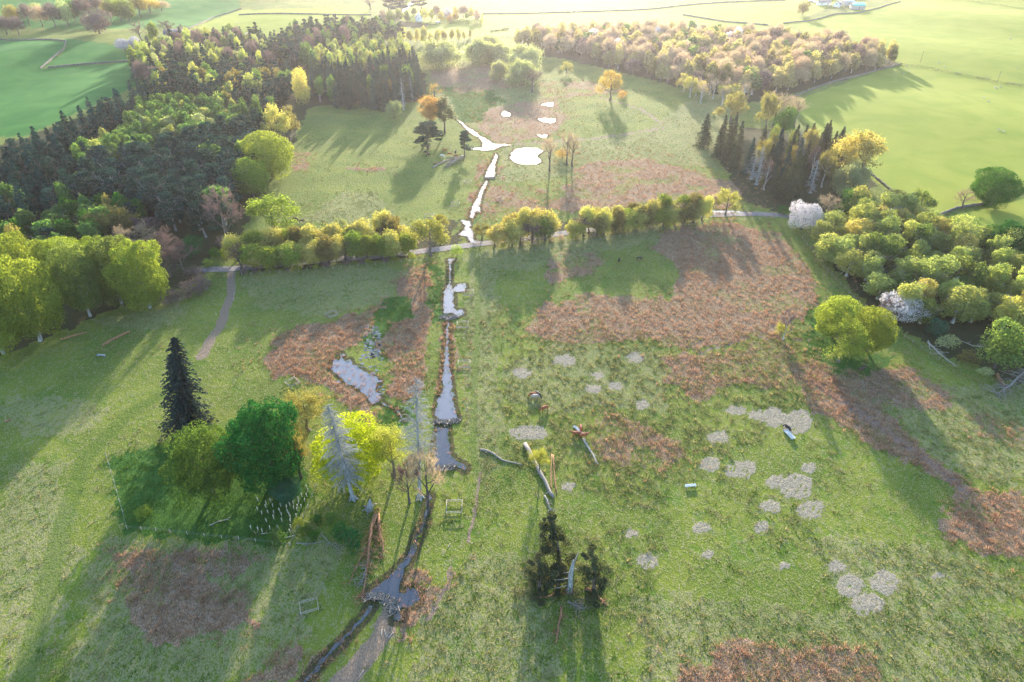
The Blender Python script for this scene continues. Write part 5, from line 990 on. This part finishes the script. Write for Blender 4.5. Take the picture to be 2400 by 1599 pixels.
def stones(pts, r, n, label, cat='dam', name='mud_dam'):
    w_ = resample(pts, .4); o_ = MB(); rr_ = rs(5)
    for _ in range(n):
        c = w_[rr_.integers(0, len(w_))]+np.append(rr_.normal(0, r*.5, 2), rr_.uniform(0, r*.5)); d = rr_.normal(size=3)*np.array([1, 1, .25]); d /= np.linalg.norm(d); o_.tube([c-d*r, c+rr_.normal(0, .05, 3), c+d*r], [.07, .09, .05], 4)
    return tag(o_.build(name, MT['deadwood']), label, cat)
stones([(1038,744),(1050,748),(1066,745)], .9, 220, 'beaver-like dam of grey sticks below the upper pool'); stones([(1022,990),(1045,992),(1074,987)], .8, 160, 'stick dam at the foot of the long pool'); stones([(1012,1100),(1040,1099),(1060,1096)], .8, 160, 'stick dam above the dark stream channel'); stones([(864,1400),(890,1402),(920,1415),(922,1432)], .8, 200, 'stick dam curling round the lower dark pool'); stones([(1138,419),(1158,419)], .8, 80, 'small far stick dam on the straight stream')
# ------------------------------------------------------------------ troughs
def trough(px, py, L_, rz, label, mat='tin'):
    o = empty('feed_trough', tuple(P(px, py)), label, 'trough', None, rz); b = MB(); n = 9; an = np.linspace(PI, 2*PI, n); R = .38
    V = [[x, math.cos(a)*R*s, .62+math.sin(a)*R*s] for s in (1, .9) for x in (-L_/2, L_/2) for a in an]; F = []
    for s in (0, 1):
        for k in range(n-1): q = [s*2*n+k, s*2*n+k+1, s*2*n+n+k+1, s*2*n+n+k]; F.append(q if s == 0 else q[::-1])
    b.add(V, F)
    for e in (0, 1):
        c = len(V); b.add([[(-1 if e == 0 else 1)*L_/2, 0, .62]], np.zeros((0, 3), int)); b.F.append(np.array([[c+e, e*n+k, e*n+k+1] for k in range(n-1)]))
    b.build('basin', MT[mat], o)
    for x in (-L_*.4, L_*.4): b = MB(); b.box((x, 0, .12), (.08, .7, .24)); b.build('leg', MT['tin'], o)
    return o
trough(1618,1142,2.6,.12,'single white trough alone in the open pasture','white_paint'); trough(1352,1010,3.,-1.05,'left one of two white troughs among the red cattle','white_paint'); trough(1356,1012,3.,-1.05,'right one of two white troughs among the red cattle','white_paint')
trough(1847,1022,3.6,-1.25,'left one of two white troughs below the black cow','white_paint'); trough(1851,1021,3.6,-1.25,'right one of two white troughs below the black cow','white_paint'); trough(238,836,2.6,-.1,'grey trough on the shaded grass below the orange log','tin')
# ------------------------------------------------------------------ cattle, horses, sheep
def skinned(name, nodes, edges, radii, mat, sub=2):
    me = bpy.data.meshes.new(name); me.from_pydata(nodes, edges, []); ob = bpy.data.objects.new(name+'_tmp', me); C.objects.link(ob)
    sk = ob.modifiers.new('s', 'SKIN'); ob.modifiers.new('b', 'SUBSURF').levels = sub; ob.modifiers['b'].render_levels = sub; sk.use_smooth_shade = True
    for v, r_ in zip(me.skin_vertices[0].data, radii): v.radius = r_ if isinstance(r_, tuple) else (r_, r_)
    me.skin_vertices[0].data[0].use_root = True
    dg = bpy.context.evaluated_depsgraph_get(); out = bpy.data.meshes.new_from_object(ob.evaluated_get(dg)); out.name = name; bpy.data.objects.remove(ob)
    out.materials.clear(); out.materials.append(MT[mat]); return out
def beast(S, graze, leg, body, neck, tail=True, mat='hide_brown', nm='cow_body'):
    B_ = leg; N_ = [(-.1,0,B_+.28),(-.85,0,B_+.33),(.5,0,B_+.28),(.85,0,B_+.40)]; R_l = [(body,body*1.05),(body*.78,body*.8),(body*.95,body),(body*.6,body*.7)]; E = [(0,1),(0,2),(2,3)]
    if graze: N_ += [(1.25,.08,B_-.05),(1.42,.12,.32),(1.62,.14,.12)]
    else: N_ += [(1.2,0,B_+.62),(1.45,.05,B_+.78),(1.75,.08,B_+.60)]
    R_l += [neck, neck*.72, neck*.48]; E += [(3,4),(4,5),(5,6)]
    for sx, bx in ((2,.55),(1,-.85)):
        for sy in (-1, 1):
            i_ = len(N_); st = .08*sy; N_ += [(bx+.02,sy*.22,B_-.05),(bx+(.04 if sx==2 else -.12)+st,sy*.22,B_*.48),(bx+st*1.2,sy*.22,.06)]; R_l += [.15, .075, .07]; E += [(sx,i_),(i_,i_+1),(i_+1,i_+2)]
    if tail: i_ = len(N_); N_ += [(-1.12,0,B_+.25),(-1.18,0,B_-.25),(-1.15,0,B_-.5)]; R_l += [.05,.035,.06]; E += [(1,i_),(i_,i_+1),(i_+1,i_+2)]
    N_ = [tuple(c*S for c in n) for n in N_]; R_l = [tuple(x*S for x in r_) if isinstance(r_, tuple) else r_*S for r_ in R_l]
    return skinned(nm, N_, E, R_l, mat)
COW = [beast(1.05, True, .78, .37, .20), beast(1.05, False, .78, .37, .20, nm='cow_body_alert')]
HORSE = beast(1.0, True, .92, .31, .17, mat='hide_dark', nm='horse_body'); SHEEP = [beast(.52, True, .62, .52, .22, False, 'wool', 'sheep_body'), beast(.52, False, .62, .52, .22, False, 'wool', 'sheep_body_alert')]
def ears(S, head, mat, horns=False):
    b = MB()
    for s in (-1, 1): b.tube([(head[0]*S, (head[1]+.08*s)*S, head[2]*S), ((head[0]-.03)*S, (head[1]+.26*s)*S, (head[2]+.05)*S)], [.05*S, .02*S], 5)
    me = b.mesh('ears', MT[mat]); return me
def cow(px, py, rz, mat, label, k=1, dz=0):
    p = P(px, py); o = empty('cow', tuple(p), label, 'cow', None, rz); place(COW[k], 'body', o, MT[mat])
    h = (1.42,.12,.42) if k == 0 else (1.42,.05,1.64); place(ears(1.05, h, mat), 'ears', o)
    b = MB()
    for s in (-1, 1): b.tube([(h[0]*1.05-.02,(h[1]+.06*s)*1.05,h[2]*1.05+.1),(h[0]*1.05,(h[1]+.2*s)*1.05,h[2]*1.05+.22)],[.03,.012],5)
    b.build('horns', MT['horn'], o); return o
cow(1251,930,PI,'hide_brown','brown cow grazing beside the black one',0); cow(1260,929,-.9,'hide_black','black cow close behind the brown one',0); cow(1253,935,.05,'hide_pale','pale cow hiding in front of the brown one',0); cow(1276,962,PI+.5,'hide_brown','lone dark red cow grazing in the pasture',0)
cow(1350,1022,PI,'hide_brown','left red cow at the white troughs',1); cow(1368,1026,.1,'hide_brown','red cow with pale face right of the white troughs',1); cow(1361,1010,1.5,'hide_brown','rear red cow behind the white troughs',0)
cow(1845,1009,2.0,'hide_black','black cow above the pair of white troughs',0); cow(2018,870,.3,'hide_dark','dark cow in the shade under the lime trio',1)
g='cattle near the brushwood heap'
for a in [(998,361,2.9,'hide_black','upper black cow left of the brushwood heap',0),(1003,367,.8,'hide_black','lower black cow left of the brushwood heap',0),(1042,356,.2,'hide_brown','red cow above the logs',0),(1054,365,.1,'hide_brown','second red cow above the logs',0),(1037,369,2.9,'hide_white','white cow above the logs',0),(1068,360,1.4,'hide_black','dark cow facing the pines',1),(1068,370,.3,'hide_brown','small red cow behind the brushwood heap',0)]: cow(*a)['group']=g
def horse(px, py, rz, label):
    o = empty('horse', tuple(P(px, py)), label, 'horse', None, rz); place(HORSE, 'body', o, MT['hide_black']); b = MB(); b.tube([(.8,0,1.38),(1.05,.04,1.1),(1.3,.1,.75)],[.05,.07,.04],5); b.build('mane', MT['hide_dark'], o)
horse(694,518,2.9,'left black horse grazing above the avenue'); horse(708,523,.1,'right black horse grazing above the avenue'); horse(1451,614,1.3,'left dark horse on the grass below the lane'); horse(1498,611,.2,'right dark horse on the grass below the lane')
for i_,(x,y) in enumerate([(2200,150),(2213,159),(2385,160),(2331,206),(2336,209),(2305,231),(2316,240),(2341,307),(2351,310),(2117,175),(2129,169),(2124,156),(2003,65),(2367,92),(1276,54),(1280,58),(1213,65),(1340,31),(1344,36),(1351,31),(782,26),(790,28),(758,22),(557,56),(1135,70),(1290,52),(2345,205)]):
    right = x > 1900; o = empty('sheep', tuple(P(x, y)), 'white sheep grazing in the bright right-hand fields' if right else ('white sheep in the far centre field' if x > 1000 else 'white sheep in the far left field'), 'sheep', 'sheep in the far fields', rng.uniform(0, 6.3)); o.scale = (1.25,)*3
    place(SHEEP[i_ % 3 == 0], 'fleece', o, MT['wool']); hm = MB(); hm.tube([(.62,.05,.3),(.8,.07,.12)] if i_ % 3 else [(.64,0,.72),(.86,.04,.66)], [.09,.06], 6); hm.build('face', MT['hide_pale'], o)
for x,y,l in [(2157,138,'utility pole by the hedge corner'),(2336,188,'utility pole standing on the hedge')]:
    o = empty('utility_pole', tuple(P(x,y+8)), l, 'pole'); b = MB(); b.tube([(0,0,-.2),(0,0,8)],[.14,.1],7); b.build('shaft', MT['bark'], o); b = MB(); b.beam((-.8,0,7.6),(.8,0,7.6),.1,.12); b.build('crossarm', MT['bark'], o)
# ------------------------------------------------------------------ buildings
def house(px, py, L_, W_, H_, rz, label, wall='white_paint', roof='slate', name='house', chim=1, wins=2, doors=1, rh=.75):
    p = P(px, py); o = empty(name, (p.x, p.y, p.z-.2), label, 'building', None, rz); b = MB(); R = H_+W_/2*rh; x, y = L_/2, W_/2
    b.add([[-x,-y,0],[x,-y,0],[x,y,0],[-x,y,0],[-x,-y,H_],[x,-y,H_],[x,y,H_],[-x,y,H_]], [[0,1,5,4],[1,2,6,5],[2,3,7,6],[3,0,4,7]]); b.add([[-x,-y,H_],[-x,y,H_],[-x,0,R],[x,-y,H_],[x,y,H_],[x,0,R]], [[1,0,2],[3,4,5]]); b.build('wall', MT[wall], o)
    b = MB(); e = .35
    for s in (-1, 1):
        n = Vector((0, -s*rh, -1)); a = [[-x-e,0,R+.18],[x+e,0,R+.18],[x+e,s*(y+e),H_-e*rh+.18],[-x-e,s*(y+e),H_-e*rh+.18]]; b.add(a+[[c[0],c[1],c[2]-.15] for c in a], [[0,1,2,3],[7,6,5,4],[0,4,5,1],[1,5,6,2],[2,6,7,3],[3,7,4,0]])
    rf = b.build('roof', MT[roof], o)
    for k in range(chim): b = MB(); cx = (-x+.8, x-.8)[k % 2]; b.box((cx,0,R+.5),(.8,.6,1.5)); b.box((cx,0,R+1.32),(.95,.75,.14)); b.tube([(cx,0,R+1.35),(cx,0,R+1.8)],[.14,.12],6); b.build('chimney', MT['greywall'], rf)
    for k in range(wins):
        for s in (-1, 1):
            cx = -x+L_*(k+.5)/wins; b = MB(); b.box((cx,s*(y+.02),H_*.55),(1.2,.1,1.3)); fr = b.build('window', MT['wood'], o); b = MB(); b.box((cx,s*(y+.06),H_*.55),(.95,.08,1.05)); b.build('pane', MT['glass_dark'], fr)
    for s in (-1,):
        b = MB(); b.box((s*(x+.02),0,H_*.95),(.1,1.1,1.2)); fr = b.build('window', MT['wood'], o); b = MB(); b.box((s*(x+.06),0,H_*.95),(.08,.85,.95)); b.build('pane', MT['glass_dark'], fr)
    if doors: b = MB(); b.box((0.2,-y-.03,1.05),(1.1,.1,2.1)); b.build('door', MT['red_paint'], o)
    return o
house(982,50,9,7,3.4,1.75,'white gabled cottage among the garden trees',rh=1.3); house(1962,16,9,7,3.2,.95,'white gable-fronted farmhouse in the far farm'); house(1930,12,14,6,3,.1,'long white low farm building left of the farmhouse',roof='slate',doors=0)
house(2008,22,13,9,4,.08,'stone barn with a bright turquoise roof','greywall','turquoise','barn',0,1,1,.5); house(1985,13,12,9,4,.1,'grey tin barn beside the turquoise roof','greywall','tin','barn',0,1,1,.45); house(1945,-2,18,8,4,.1,'grey roofed shed behind the farmhouse','red_paint','tin','shed',0,2,1,.45); house(1995,-4,20,9,4.5,.1,'large pale shed behind the turquoise roof','greywall','tin','shed',0,2,1,.4)
house(412,92,16,8,5,.15,'slate roofed house hidden among the trees','greywall'); house(952,-2,14,9,5,.2,'white farm building at the top of the farm road'); house(1048,40,8,6,3,.3,'small white outbuilding in the cottage garden')
for x,y,l,m_ in [(1026,55,'white van parked beside the cottage garden','caravan'),(1832+80,8,'pale van parked at the far farm','caravan'),(1900,6,'second pale van parked at the far farm','tin')]:
    o = empty('van', tuple(P(x,y)), l, 'van', None, .1); b = MB(); b.box((0,0,1.15),(4.6,1.9,1.5)); b.box((2.5,0,.9),(.9,1.8,.95)); b.build('body', MT[m_], o)
    b = MB(); b.box((2.45,0,1.6),(.5,1.6,.5)); b.build('windscreen', MT['glass_dark'], o)
    for wx_ in (-1.4,1.7):
        for s in (-1,1): b = MB(); b.tube([(wx_,s*.85,.38),(wx_,s*1.0,.38)],[.38,.38],12); b.build('wheel', MT['hide_black'], o)
# ------------------------------------------------------------------ the air
m, nt, o = mat_new('haze_air')
pv = nt.nodes.new('ShaderNodeVolumePrincipled'); pv.inputs['Color'].default_value = (.95, .93, 1.0, 1); pv.inputs['Density'].default_value = .000065; pv.inputs['Anisotropy'].default_value = .7
nt.links.new(pv.outputs[0], o.inputs['Volume'])
b = MB(); b.box((0, 0, 61.), (26000, 26000, 132.)); hz = b.build('haze', m); hz.data.flip_normals() if hz.data.polygons[0].normal.length < 0 else None
tag(hz, 'pale sunlit haze lying over the whole valley', 'haze', kind='stuff')
